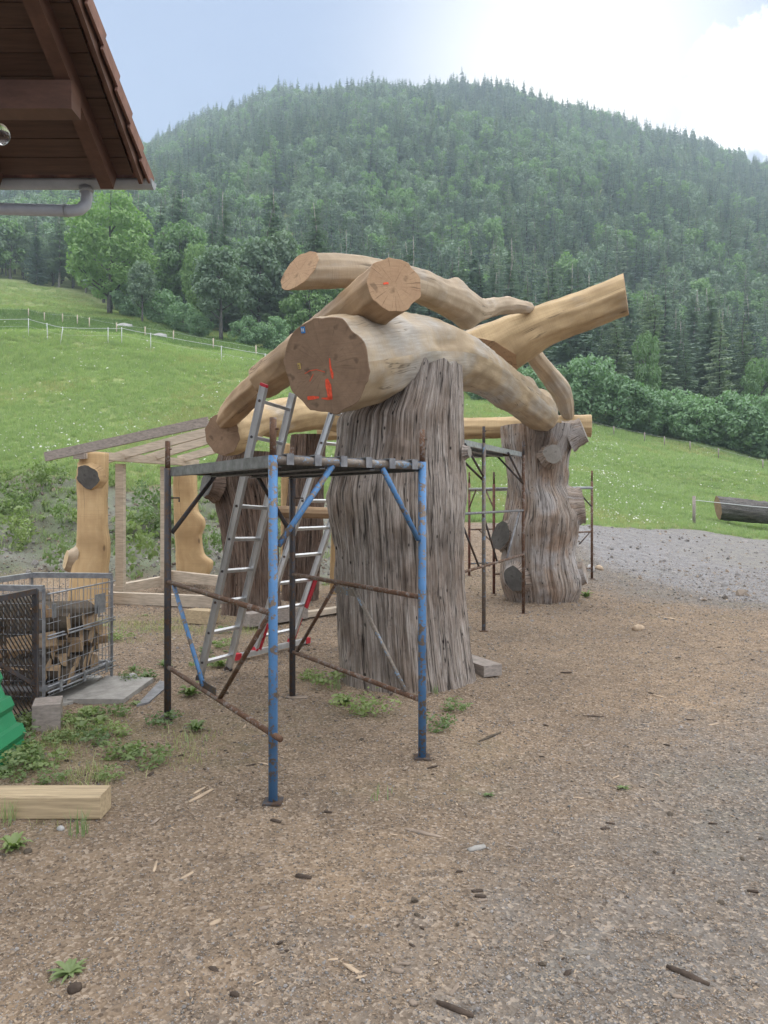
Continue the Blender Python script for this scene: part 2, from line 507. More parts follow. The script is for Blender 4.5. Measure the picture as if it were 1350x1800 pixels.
M['tile'] = mat_simple('roof_tile', (0.22, 0.115, 0.085), 0.8, 0, 0.3, 12, 0.1)
M['pipe'] = mat_simple('zinc_pipe', (0.52, 0.55, 0.60), 0.5, 0.1, 0.15, 6)
M['gutter'] = mat_simple('zinc_gutter', (0.40, 0.42, 0.45), 0.5, 0.15, 0.15, 6)
M['green'] = mat_simple('green_coated_steel', (0.028, 0.22, 0.095), 0.35, 0, 0.12, 5)
M['concrete'] = mat_simple('concrete', (0.34, 0.325, 0.30), 0.9, 0, 0.3, 12, 0.2)
M['stone'] = mat_simple('pale_stone', (0.45, 0.44, 0.43), 0.9, 0, 0.35, 6, 0.3)
M['white'] = mat_simple('white_plastic', (0.62, 0.63, 0.64), 0.5, 0, 0.1)
M['fire_in'] = mat_simple('split_wood', (0.44, 0.31, 0.19), 0.8, 0, 0.4, 5, 0.2, (3, 3, 10))
M['fire_bark'] = mat_simple('firewood_bark', (0.10, 0.08, 0.06), 0.9, 0, 0.5, 12, 0.4)
M['orange'] = mat_simple('orange_spray', (0.80, 0.10, 0.045), 0.6, 0, 0.3, 60)
M['bluetag'] = mat_simple('blue_tag', (0.06, 0.25, 0.60), 0.4)
M['yellow'] = mat_simple('yellow_tag', (0.55, 0.42, 0.12), 0.4)
M['dirt_lump'] = mat_simple('dark_wood_bit', (0.075, 0.055, 0.042), 0.9, 0, 0.5, 20, 0.4)
M['chip'] = mat_simple('pale_wood_chip', (0.44, 0.335, 0.235), 0.85, 0, 0.35, 9)
M['chip_grey'] = mat_simple('weathered_wood_chip', (0.29, 0.23, 0.18), 0.9, 0, 0.4, 9)

M['needle'] = mat_leaf('spruce_needles', (0.238, 0.306, 0.240), (0.124, 0.181, 0.160), 0.3, 0.5)
M['needle2'] = mat_leaf('larch_needles', (0.312, 0.377, 0.263), (0.175, 0.240, 0.171), 0.25, 0.5)
M['leaf'] = mat_leaf('broad_leaves', (0.247, 0.374, 0.150), (0.136, 0.232, 0.108), 0.35, 0.3)
M['leaf_bright'] = mat_leaf('bright_broad_leaves', (0.290, 0.430, 0.159), (0.167, 0.277, 0.103), 0.35, 0.2)
M['leaf_dark'] = mat_leaf('dark_broad_leaves', (0.244, 0.324, 0.214), (0.129, 0.198, 0.136), 0.3, 0.3)
M['bush'] = mat_leaf('hazel_leaves', (0.276, 0.416, 0.231), (0.149, 0.250, 0.140), 0.3, 0.3)
M['grass'] = mat_leaf('meadow_grass', (0.362, 0.422, 0.224), (0.219, 0.290, 0.144), 0.5, 0.6, 0.3)
M['grass_dark'] = mat_leaf('unmown_grass', (0.19, 0.27, 0.10), (0.10, 0.17, 0.06), 0.35, 0.6, 0.3)
M['grass_dry'] = mat_leaf('dry_grass', (0.436, 0.416, 0.216), (0.264, 0.290, 0.130), 0.3, 0.6, 0.3)
M['weed'] = mat_leaf('weed_leaves', (0.271, 0.332, 0.131), (0.129, 0.193, 0.085), 0.35, 0.5, 6)
M['flower'] = mat_simple('white_petals', (0.72, 0.73, 0.66), 0.7, 0, 0.1)

def mat_ground():
    m, nt, b = new_mat('ground'); k = N(nt)
    a = k.n('ShaderNodeAttribute', attribute_name='zone')
    sp = k.n('ShaderNodeSeparateColor'); k.link(a.outputs['Color'], sp.inputs[0])
    pos = k.coord('Object')
    big = k.noise(pos, 0.55, 6, 0.62)
    mid = k.noise(pos, 5.0, 6, 0.65)
    grain = k.noise(pos, 95, 3, 0.7)
    vo = k.voro(pos, 70, 'F1', 'Color'); vs_ = k.n('ShaderNodeSeparateColor'); k.link(vo, vs_.inputs[0])
    vdist = k.voro(pos, 70)
    sand = k.ramp(big, [(0.3, (0.165, 0.123, 0.088)), (0.5, (0.23, 0.17, 0.118)), (0.7, (0.315, 0.228, 0.15))])
    sand = k.mix(k.rng(mid, 0.5, 0.68, 0, 0.65), sand, (0.135, 0.10, 0.072))
    pat = k.noise(pos, 1.7, 7, 0.7)
    sand = k.mix(k.rng(pat, 0.53, 0.66, 0, 0.55), sand, (0.12, 0.092, 0.07))
    grey = k.ramp(mid, [(0.3, (0.112, 0.100, 0.089)), (0.7, (0.205, 0.185, 0.165))])
    # damp dark wood mould, patchy
    rub = k.ramp(k.noise(pos, 2.2, 6, 0.65), [(0.35, (0.11, 0.11, 0.085)), (0.5, (0.19, 0.183, 0.16)), (0.7, (0.29, 0.283, 0.265))])
    rub = k.mix(k.rng(k.noise(pos, 1.1, 6, 0.65), 0.42, 0.58, 0.05, 0.6), rub, (0.105, 0.145, 0.06))
    gr = k.ramp(k.noise(pos, 0.7, 7, 0.7), [(0.35, (0.19, 0.235, 0.09)), (0.65, (0.30, 0.34, 0.15))])
    g_n = k.math('ADD', sp.outputs[1], k.math('MULTIPLY', k.math('SUBTRACT', mid, 0.5), 0.7))
    c = k.mix(k.rng(g_n, 0.25, 0.75), sand, grey)
    road = k.ramp(mid, [(0.3, (0.14, 0.14, 0.145)), (0.7, (0.255, 0.255, 0.265))])
    c = k.mix(k.rng(g_n, 1.2, 1.8), c, road)
    # grains: every little stone or chip its own tone
    c = k.mix(k.rng(vs_.outputs[0], 0.62, 1.0, 0, 0.55), c, (0.46, 0.38, 0.30))
    c = k.mix(k.rng(vs_.outputs[1], 0.7, 1.0, 0, 0.75), c, (0.075, 0.055, 0.042))
    moss = k.math('MULTIPLY', a.outputs['Alpha'], k.rng(mid, 0.4, 0.62))
    c = k.mix(k.math('MULTIPLY', moss, 0.6), c, (0.20, 0.18, 0.085))
    c = k.mix(sp.outputs[2], c, rub)
    r_n = k.math('ADD', sp.outputs[0], k.math('MULTIPLY', k.math('SUBTRACT', mid, 0.5), 0.6))
    gr = k.mix(k.math('MULTIPLY', a.outputs['Alpha'], 0.8), gr, (0.125, 0.175, 0.07))
    c = k.mix(k.rng(r_n, 0.35, 0.65), c, gr)
    k.link(c, b.inputs['Base Color'])
    b.inputs['Roughness'].default_value = 0.95
    b.inputs['Specular IOR Level'].default_value = 0.12
    n1 = k.bump(mid, 0.6, 0.04, None)
    n2 = k.bump(vdist, 0.55, 0.012, None, n1)
    k.bump(grain, 0.5, 0.008, b, n2)
    return m
M['ground'] = mat_ground()
# ------------------------------------------------------------------ terrain
TX = np.array([-300, 0, 200, 400, 500, 675, 850, 1000, 1200, 1350, 1650], float)
def zY(d, ys): return CAM_H + (880 - np.array(ys, float)) / 1300 * d
TZ = [
    (0, np.zeros(11)), (12, np.zeros(11)),
    (13.6, np.array([.12, .12, .12, .1, .08, .05, .12, .12, .05, .02, .02])),
    (15.6, np.array([1.0, 1.0, 1.0, .9, .75, .35, .4, .36, .15, .08, .08])),
    (18.2, np.array([2.4, 2.4, 2.35, 2.2, 1.95, 1.3, 1.0, .8, .35, .22, .2])),
    (27, np.array([4.9, 4.85, 4.7, 4.5, 4.1, 3.2, 1.8, 1.5, .93, .56, .3])),
    (42, zY(42, [580, 590, 603, 628, 650, 715, 790, 830, 860, 880, 905])),
    (70, zY(70, [563, 573, 592, 620, 640, 695, 725, 765, 800, 825, 850])),
    (90, zY(90, [552, 562, 572, 606, 628, 690, 705, 737, 772, 795, 820])),
    (110, zY(110, [525, 535, 556, 590, 610, 665, 680, 715, 750, 770, 800])),
    (140, zY(140, [500, 503, 535, 565, 585, 630, 645, 685, 715, 735, 765])),
    (180, zY(180, [470, 475, 500, 530, 545, 580, 595, 625, 655, 680, 720])),
    (620, zY(620, [470, 372, 300, 226, 190, 150, 166, 202, 262, 312, 395])),
    (900, zY(620, [470, 372, 300, 226, 190, 150, 166, 202, 262, 312, 395]) * 0.75),
    (3000, np.zeros(11)),
]
TD = np.array([t[0] for t in TZ], float)
TZZ = np.array([t[1] for t in TZ])

def _bil(X, d):
    X = np.clip(X, TX[0], TX[-1]); d = np.clip(d, 0, 2999)
    i = np.clip(np.searchsorted(TX, X, 'right') - 1, 0, len(TX) - 2)
    j = np.clip(np.searchsorted(TD, d, 'right') - 1, 0, len(TD) - 2)
    fx = (X - TX[i]) / (TX[i + 1] - TX[i]); fx = fx * fx * (3 - 2 * fx) * 0.6 + fx * 0.4
    fd = (d - TD[j]) / (TD[j + 1] - TD[j])
    a = TZZ[j, i] * (1 - fx) + TZZ[j, i + 1] * fx
    b = TZZ[j + 1, i] * (1 - fx) + TZZ[j + 1, i + 1] * fx
    return a * (1 - fd) + b * fd

def pxX(x, y): return 675 + 1300 * np.asarray(x, float) / np.maximum(y, 3.0)

def height(x, y, rough=True):
    x = np.asarray(x, float); y = np.asarray(y, float)
    X = pxX(x, y)
    z = np.zeros(np.broadcast(x, y).shape)
    for k, w in ((0.93, .25), (1.0, .5), (1.07, .25)):
        z = z + w * _bil(X, np.maximum(y, 0) * k)
    hill = sstep(150, 320, y)
    z = z + hill * 13 * fbm(P3(x / 110 + y / 190, y / 170, 0), 5, 3)
    mid = sstep(17, 40, y) * (1 - hill * 0.6)
    z = z + mid * 0.75 * fbm(P3(x / 9, y / 9, 0), 9, 3)
    if rough:
        z = z + 0.035 * fbm(P3(x / 1.3, y / 1.3, 0), 3, 3) * (1 - sstep(3, 0, np.abs(y) * 0 + 3))
        z = z + 0.026 * fbm(P3(x * 2.2, y * 2.2, 0), 21, 5, 0.62)
        for bx, by, br in ((.149, 6.68, .60), (2.52, 11.75, .62), (-1.9, 10.35, .44)):   # soil and sawdust banked against the trunks
            z = z + .055 * np.exp(-((np.hypot(x - bx, y - by) - br) / .13) ** 2) * (.7 + .6 * fbm(P3(x * 4, y * 4, 0), 33, 3))
        bank = sstep(13.3, 14.5, y) * (1 - sstep(18, 19.5, y)) * (1 - sstep(560, 680, X))
        z = z + bank * 0.28 * fbm(P3(x * 1.6, y * 1.6, 0), 31, 4, 0.6)
    return z

def forest_edge(X):
    return np.interp(X, [-300, 0, 130, 190, 260, 400, 500, 675, 850, 1000, 1200, 1350, 1650],
                     [152, 152, 150, 128, 116, 107, 102, 98, 95, 95, 95, 95, 95])

def grass_edge(X):
    return np.interp(X, [-300, 0, 300, 500, 640, 800, 900, 1050, 1200, 1300, 1400, 1650],
                     [17.6, 17.6, 17.6, 18, 18.5, 18.5, 19.5, 20.5, 24, 23.5, 22.5, 20])

def zones(x, y):
    X = pxX(x, y)
    n1 = fbm(P3(x / 2.2, y / 2.2, 0), 41, 4, 0.6)
    n2 = fbm(P3(x / 0.6, y / 0.6, 0), 43, 3, 0.6)
    g = sstep(-0.7, 0.7, y - grass_edge(X) + n1 * 0.9 + n2 * 0.5)
    g = np.where(y < 12, 0, g)
    b = sstep(-0.5, 0.5, y - 13.6 + n1 * 0.8) * (1 - sstep(560, 700, X + n1 * 40))
    b = np.where(y < 12, 0, b)
    # greyer gravel: towards the lower right of the yard and, paler, the track at the right
    ln = (x - 4.5) * 0.98 + (y - 17) * 0.2
    road = sstep(-0.9, 0.9, ln + n1 * 0.7) * sstep(10.2, 12.0, y)
    near = sstep(-1.6, 2.6, x * 0.8 - (y - 3.9) * 0.75 + n1 * 1.6)
    gr = np.maximum(near * 0.74 + .3 * n2 * near, 0.1)
    gr = np.maximum(gr, sstep(-1.5, 1.5, ln + 1.6 + n1) * sstep(9.5, 13, y))
    gr = np.where(road > 0.02, gr + road * 1.2, gr)
    moss = .8 * sstep(-0.1, 0.7, 1.0 - np.hypot((x + 1.9) / 1.8, (y - 4.9) / 1.5) + n1 * 0.7)
    moss = np.maximum(moss, 0.8 * sstep(0, 0.5, 1.0 - np.hypot((x + 3.0) / 2.6, (y - 9.6) / 1.6) + n1 * 0.5))
    moss = np.maximum(moss, 0.35 * sstep(0.1, 0.6, n2 + n1 * 0.5))
    # the unmown terrace edge beyond the fence, darker than the fields on either side of it
    band = sstep(50, 58, y + n1 * 3) * (1 - sstep(92, 104, y + n1 * 4)) * (1 - sstep(420, 560, X))
    moss = np.where(y > 16, np.maximum(band, .5 * sstep(0, .7, fbm(P3(x / 5, y / 8, 0), 47, 4, .6))), moss)
    return np.stack([g, gr, b * (1 - g), moss], -1)

def axis(a, b, step, lo, hi, k):
    c = list(np.arange(a, b + 1e-6, step)); s = step
    while c[-1] < hi: s *= k; c.append(c[-1] + s)
    s = step; f = []
    v = a
    while v > lo: s *= k; v -= s; f.append(v)
    return np.array(f[::-1] + c)
gx = axis(-11, 9, 0.09, -1500, 1500, 1.07)
gy = axis(1.5, 22, 0.09, -400, 2600, 1.035)
GX, GY = np.meshgrid(gx, gy)
GZ = height(GX, GY)
gV = P3(GX, GY, GZ).reshape(-1, 3)
nx, ny = len(gx), len(gy)
ii = (np.arange(ny - 1)[:, None] * nx + np.arange(nx - 1)[None, :]).ravel()
gF = np.stack([ii, ii + 1, ii + nx + 1, ii + nx], -1)
zn = zones(GX, GY).reshape(-1, 4)
cc = gV[gF].mean(1); zc = zn[gF].mean(1)
cX = pxX(cc[:, 0], cc[:, 1])
far = cc[:, 1] > forest_edge(cX)
cls = np.zeros(len(gF), int)
cls[zc[:, 1] > 1.15] = 1
cls[zc[:, 2] > 0.5] = 2
cls[zc[:, 0] > 0.5] = 3
cls[far] = 4
for ci, nm in enumerate(('yard_ground', 'gravel_track', 'earth_bank', 'meadow_ground', 'forest_hill')):
    F = gF[cls == ci]
    u, inv = np.unique(F.ravel(), return_inverse=True)
    me = mk_mesh(nm, gV[u], inv.reshape(-1, 4), M['ground'], smooth=True)
    ca = me.color_attributes.new('zone', 'FLOAT_COLOR', 'POINT')
    zz = zn[u].copy()
    if ci == 4: zz[:, 0] = 1
    ca.data.foreach_set('color', zz.astype(np.float32).ravel())
    put(nm, me, kind='structure')

# ------------------------------------------------------------------ scattering (for what nobody could count)
def scatter(name, pts, rot, scl, idx, meshes):
    """one object: points carrying instances of a few small meshes"""
    c = bpy.data.collections.new(name + '_sources')
    for i, me in enumerate(meshes):
        c.objects.link(bpy.data.objects.new('%s_source_%02d' % (name, i), me))
    me = bpy.data.meshes.new(name)
    pts = np.asarray(pts, np.float32)
    me.vertices.add(len(pts)); me.vertices.foreach_set('co', pts.ravel())
    for nm, ty, dat, fld in (('rot', 'FLOAT_VECTOR', rot, 'vector'), ('scl', 'FLOAT_VECTOR', scl, 'vector'), ('idx', 'INT', idx, 'value')):
        a = me.attributes.new(nm, ty, 'POINT')
        a.data.foreach_set(fld, np.asarray(dat, np.int32 if ty == 'INT' else np.float32).ravel())
    o = put(name, me, kind='stuff')
    nt = bpy.data.node_groups.new(name, 'GeometryNodeTree')
    nt.interface.new_socket('Geometry', in_out='INPUT', socket_type='NodeSocketGeometry')
    nt.interface.new_socket('Geometry', in_out='OUTPUT', socket_type='NodeSocketGeometry')
    n = nt.nodes; l = nt.links
    gi = n.new('NodeGroupInput'); go = n.new('NodeGroupOutput')
    ci = n.new('GeometryNodeCollectionInfo')
    ci.inputs['Collection'].default_value = c
    ci.inputs['Separate Children'].default_value = True
    ci.inputs['Reset Children'].default_value = True
    ip = n.new('GeometryNodeInstanceOnPoints')
    ip.inputs['Pick Instance'].default_value = True
    def attr(nm, ty):
        a = n.new('GeometryNodeInputNamedAttribute'); a.data_type = ty
        a.inputs['Name'].default_value = nm
        return a.outputs['Attribute']
    e = n.new('FunctionNodeEulerToRotation')
    l.new(attr('rot', 'FLOAT_VECTOR'), e.inputs[0])
    l.new(e.outputs[0], ip.inputs['Rotation'])
    l.new(attr('scl', 'FLOAT_VECTOR'), ip.inputs['Scale'])
    l.new(attr('idx', 'INT'), ip.inputs['Instance Index'])
    l.new(gi.outputs[0], ip.inputs['Points'])
    l.new(ci.outputs[0], ip.inputs['Instance'])
    l.new(ip.outputs[0], go.inputs[0])
    md = o.modifiers.new('scatter', 'NODES'); md.node_group = nt
    return o

def rot_z(n): return np.stack([rng.normal(0, .05, n), rng.normal(0, .05, n), rng.uniform(0, 6.283, n)], -1)

# ------------------------------------------------------------------ trees
def spruce_crown(h, seed, whorls, nb, segs, wide=0.17, bare=0.1, droop=0.35):
    r = np.random.default_rng(seed)
    V = []; F = []
    def tri(a, b, c):
        n = len(V); V.extend((a, b, c)); F.append((n, n + 1, n + 2))
    for i in range(whorls):
        t = (i + r.uniform(-.4, .4)) / whorls
        t = min(max(t, 0), .995)
        z = h * (bare + (1 - bare) * t)
        L0 = h * wide * (1 - t) ** 0.85 * (0.55 + 0.6 * min(1, t * 7 + .35)) + 0.12
        for j in range(nb):
            a = r.uniform(0, 6.283)
            L = L0 * r.uniform(0.6, 1.18)
            ca, sa = math.cos(a), math.sin(a)
            dr = droop * r.uniform(.6, 1.3) * (1 - .5 * t)
            def pt(s, side=0.0, dz=0.0):
                rad = L * s
                return (ca * rad - sa * side, sa * rad + ca * side, z - dr * L * s * (1.25 - .45 * s) + dz)
            for k in range(segs):
                s0, s1 = k / segs, (k + 1.15) / segs
                w = L * 0.30 * (1.05 - s0 * 0.75) * r.uniform(.7, 1.3)
                tri(pt(s0), pt(s1), pt(s0 + .5 / segs + .12, w, -w * .45))
                tri(pt(s0), pt(s0 + .5 / segs + .12, -w, -w * .45), pt(s1))
                if segs > 1: tri(pt(s0, .06 * L), pt(s1), pt((s0 + s1) / 2, 0, -w * 1.1))
    n = len(V)
    V += [(.1, 0, h * .93), (-.1, .05, h * .93), (0, 0, h * 1.02)]; F.append((n, n + 1, n + 2))
    return np.array(V), np.array(F)

def trunk_geo(h, r0, seed, limbs=0, spread=3.0, z0=0.3):
    r = random.Random(seed); mb = MB()
    pts = [Vector((r.uniform(-.03, .03) * h * k / 6, r.uniform(-.03, .03) * h * k / 6, -0.4 + (h + .4) * k / 6)) for k in range(7)]
    mb.path(pts, [r0 * (1.25 - k / 6 * 1.1) for k in range(7)], 7)
    for _ in range(limbs):
        t = r.uniform(z0, .85); a = r.uniform(0, 6.28)
        p = pts[int(t * 6)].lerp(pts[int(t * 6) + 1], t * 6 % 1)
        q = p + Vector((math.cos(a) * spread * .6, math.sin(a) * spread * .6, h * .12))
        e = p + Vector((math.cos(a) * spread, math.sin(a) * spread, h * .26))
        mb.path([p, q, e], [r0 * .45, r0 * .28, r0 * .1], 5)
    return mb

def leaf_crown(h, w, seed, nclump, nleaf, leaf, z0=0.2, flat=1.0, cr=(0.15, 0.27), shape='round'):
    r = np.random.default_rng(seed)
    k = r.uniform(-1, 1, (nclump * 6, 3)); k = k[np.linalg.norm(k, axis=1) < 1][:nclump]
    nrm = np.linalg.norm(k, axis=1, keepdims=True)
    k = k / nrm * nrm ** 0.45
    zc = h * (z0 + (1 - z0) * .5); hz = h * (1 - z0) * .46
    C = np.stack([k[:, 0] * w * .40, k[:, 1] * w * .40, zc + k[:, 2] * hz], -1)
    if shape == 'cone': C[:, :2] *= (1.15 - 0.75 * ((C[:, 2] - h * z0) / (h * (1 - z0))).clip(0, 1))[:, None]
    rad = r.uniform(cr[0], cr[1], len(C)) * w * .62
    ci = r.choice(len(C), nleaf, p=rad ** 2 / (rad ** 2).sum())
    d = r.normal(size=(nleaf, 3)); d /= np.linalg.norm(d, axis=1, keepdims=True)
    d[:, 2] = d[:, 2] * .8 + .12
    p = C[ci] + d * rad[ci][:, None] * r.uniform(.55, 1.12, (nleaf, 1)) ** .8
    p[:, 2] = np.maximum(p[:, 2], h * z0 * .6)
    nn = d + r.normal(0, .65, (nleaf, 3)) + np.array([0, 0, .35]); nn /= np.linalg.norm(nn, axis=1, keepdims=True)
    a = np.cross(nn, r.normal(size=(nleaf, 3))); a /= np.linalg.norm(a, axis=1, keepdims=True)
    b = np.cross(nn, a)
    s = leaf * r.uniform(.55, 1.25, (nleaf, 1))
    V = np.stack([p - a * s, p + b * s * .55, p + a * s, p - b * s * .55], 1).reshape(-1, 3)
    F = np.arange(nleaf * 4).reshape(-1, 4)
    return V, F

def proto(name, crown, trunk, cmat, tmat):
    cm = mk_mesh(name + '_crown', crown[0], crown[1], cmat)
    tm = mk_mesh(name + '_trunk', trunk.V, trunk.F, tmat, trunk.UV, True)
    return cm, tm

def joined(name, crown, trunk, cmat, tmat):
    V = list(map(tuple, crown[0])); n = len(V)
    F = [tuple(f) for f in crown[1]] + [tuple(i + n for i in f) for f in trunk.F]
    mi = [0] * len(crown[1]) + [1] * len(trunk.F)
    return mk_mesh(name, V + list(trunk.V), F, [cmat, tmat], mi=mi)

SPR = [proto('spruce%d' % i, spruce_crown(24, 100 + i, 44, 7, 3, .15 + .02 * (i % 3), (.12, .3, .2, .06)[i % 4]), trunk_geo(23.5, .26, i), M['needle'], M['bark_pale'] if i % 2 else M['bark']) for i in range(4)]
LAR = [proto('larch%d' % i, spruce_crown(22, 200 + i, 36, 6, 3, .155, .18, .2), trunk_geo(21.5, .24, i), M['needle2'], M['bark']) for i in range(2)]
DEC = [proto('broadleaf%d' % i, leaf_crown(14, (10, 8.5, 11)[i], 300 + i, 70, 6500, .30, (.16, .2, .1)[i], cr=(.12, .24)), trunk_geo(11, .26, i, 9, 3.2), m, M['bark']) for i, m in enumerate((M['leaf'], M['leaf_dark'], M['leaf_bright']))]
BIG = proto('ash', leaf_crown(18, 15, 350, 110, 13000, .30, .13, cr=(.10, .19)), trunk_geo(15, .34, 8, 14, 4.6, .18), M['leaf_bright'], M['bark'])
BSH = [proto('hazel%d' % i, leaf_crown(6, 7.5, 400 + i, 60, 4600, .24, .02, cr=(.12, .24)), trunk_geo(4.6, .12, i, 9, 2.4, .1), M['bush'], M['bark']) for i in range(3)]

def place_tree(pr, name, label, cat, x, y, s, group, z=None, sz=None):
    z = float(height(x, y, False)) - .1 if z is None else z
    t = thing(name, label, cat, (x, y, z), group, (0, 0, random.uniform(0, 6.28)))
    t.scale = (s, s, sz or s * random.uniform(.9, 1.1))
    put('crown', pr[0], t); put('trunk', pr[1], t)
    return t

def wx(X, d): return (X - 675) / 1300 * d

# trees of their own look at the meadow's upper edge, left
G_MEADOW = 'broadleaved trees along the top of the meadow'
def meadow_tree(pr, X, d, h, proto_h, label, name='broadleaf_tree', w=None):
    t = place_tree(pr, name, label, 'tree', wx(X, d), d, (w or 1) * h / proto_h, G_MEADOW)
    t.scale = (h / proto_h * (w or 1), h / proto_h * (w or 1), h / proto_h)
    return t
meadow_tree(BIG, 193, 106, 18.2, 18, 'tallest bright green ash tree at the top of the left meadow, behind the downpipe', 'ash_tree', .96)
meadow_tree(DEC[0], 318, 118, 16.8, 14, 'mid green rounded tree right behind the bright ash tree', w=.8)
meadow_tree(DEC[2], 352, 113, 13.5, 14, 'small yellow-green tree between the rounded tree and the pale-trunked tree', w=.55)
meadow_tree(DEC[1], 388, 93, 12.4, 14, 'darker tree with pale bare lower trunk beside the meadow fence', w=1.0)
meadow_tree(DEC[1], 250, 98, 8.6, 14, 'slim tree with pale trunk just right of the ash tree foot', w=.75)
meadow_tree(DEC[1], 455, 105, 15.5, 14, 'dense dark tree behind the fence above the hewn rafter', w=.9)
meadow_tree(DEC[0], 545, 101, 13.2, 14, 'light green tree showing left of the oblique log end', w=.85)
meadow_tree(DEC[1], 490, 108, 17.5, 14, 'tall dark tree between the fence and the spruces, left of the ridge log', w=.8)
meadow_tree(DEC[1], 600, 108, 16, 14, 'dark broad tree hidden partly behind the ridge log', w=.95)
meadow_tree(DEC[0], 1135, 93, 13, 14, 'pale green tree rising above the hazel bushes right of the long sawn log', w=.42)
meadow_tree(DEC[0], 1338, 95, 12, 14, 'pale green tree at the right picture edge above the bushes', w=.6)
for X, d, h, w in ((18, 158, 13, 1.0), (-30, 162, 15, 1.0), (62, 160, 10.5, 1.0), (92, 156, 9.0, .9), (40, 170, 14, .9)):
    t = meadow_tree(DEC[1], X, d, h, 14, 'blue-green bushy tree at the wood edge behind the far left field', w=w)
    t['group'] = 'trees behind the far left field'
# shrubs
for X, d, h, w, lab in ((285, 101, 5.2, 1.0, 'round shrub left of the pale tree trunk by the meadow fence'), (322, 98, 4.2, 1.0, 'low spreading shrub right of the two boulders'),
                        (232, 106, 5.4, .9, 'shrub at the foot of the bright ash tree'), (432, 92, 3.6, 1.0, 'low shrub behind the fence above the left rafter'),
                        (350, 94, 3.4, .9, 'small shrub just left of the pale tree trunk'), (478, 94, 4.2, 1.0, 'shrub at the right end of the upper meadow fence')):
    t = place_tree(BSH[int(X) % 3], 'shrub', lab, 'shrub', wx(X, d), d, h / 6 * w, 'shrubs along the top of the meadow')
for k, (X, d, h, w) in enumerate(((975, 87, 6.0, .95), (1030, 87, 7.8, .9), (1085, 86, 7.0, .9), (1140, 87, 6.6, .9), (1185, 89, 7.4, .75), (1225, 84, 6.1, .9), (1285, 84, 6.4, 1.0), (1345, 83, 7.0, 1.0),
                                  (1400, 83, 6.4, 1.0), (905, 88, 5.8, .9), (850, 89, 5, .9), (1460, 82, 6.2, 1.0), (1255, 88, 5.4, .8), (945, 90, 6.5, .8))):
    t = place_tree(BSH[k % 3], 'hazel_bush', 'leafy green bush in the hedge row below the dark spruces', 'bush', wx(X, d), d, h / 6 * w * .98, 'bushes in the hedge row along the right meadow')

# forest: the nearest trees are things, the rest one mass
SP = 4.7
fx, fy = np.meshgrid(np.arange(-560, 560, SP), np.arange(92, 700, SP))
fx = (fx + rng.uniform(-.42, .42, fx.shape) * SP).ravel(); fy = (fy + rng.uniform(-.42, .42, fy.shape) * SP).ravel()
fX = pxX(fx, fy)
keep = (fy > forest_edge(fX) + rng.uniform(0, 3, len(fy))) & (np.abs(fx / fy) < .64) & (fy < 690)
fx, fy, fX = fx[keep], fy[keep], fX[keep]
fz = height(fx, fy, False) - .2
mixn = fbm(P3(fx / 60, fy / 60, 0), 77, 3) + rng.normal(0, .45, len(fx)) + .22
order = np.argsort(fy + np.where(np.abs(fx / fy) > .56, 1e4, 0))
NI = 280
near = order[:NI]
for k in near:
    x, y, z, X = fx[k], fy[k], fz[k], fX[k]
    if mixn[k] > .42 and X < 720:
        place_tree(DEC[1] if k % 2 else DEC[0], 'broadleaf_tree', 'broadleaved tree standing in the front of the dark spruce wood', 'tree', x, y, random.uniform(.8, 1.15), 'broadleaved trees in the wood edge', z)
    elif mixn[k] > .40:
        place_tree(LAR[k % 2], 'larch_tree', 'lighter green larch standing among the dark spruces', 'tree', x, y, random.uniform(.6, .95), 'larches at the front of the wood', z)
    else:
        place_tree(SPR[k % 4], 'spruce_tree', 'dark green spruce in the front ranks of the hillside wood', 'tree', x, y, random.uniform(.55, .92), 'spruces at the front of the wood', z)
rest = order[NI:]
LOW = [joined('far_spruce%d' % i, spruce_crown(24, 500 + i, 24, 6, 2, .15 + .02 * i, .15), trunk_geo(23, .25, i), M['needle'], M['bark']) for i in range(3)]
LOW += [joined('far_larch%d' % i, spruce_crown(22, 520 + i, 22, 6, 2, .17, .2, .2), trunk_geo(21, .25, i), M['needle2'], M['bark_pale']) for i in range(2)]
LOW += [joined('far_broadleaf%d' % i, leaf_crown(17, (10, 8.5)[i], 540 + i, 40, 1500, .55, .15, cr=(.16, .3)), trunk_geo(14, .25, i, 4, 2.5), (M['leaf_dark'], M['leaf'])[i], M['bark']) for i in range(2)]
n = len(rest)
mm = mixn[rest]
idx = np.where(mm > .40, 5 + (rng.uniform(size=n) < .45), np.where(mm > .12, 3 + rng.integers(0, 2, n), rng.integers(0, 3, n)))
s = rng.uniform(.40, .92, n) * (1 + .3 * fbm(P3(fx[rest] / 28, fy[rest] / 28, 0), 66, 3))
scatter('hillside_forest', np.stack([fx[rest], fy[rest], fz[rest]], -1), rot_z(n), np.stack([s, s, s * rng.uniform(.9, 1.15, n)], -1), idx, LOW)

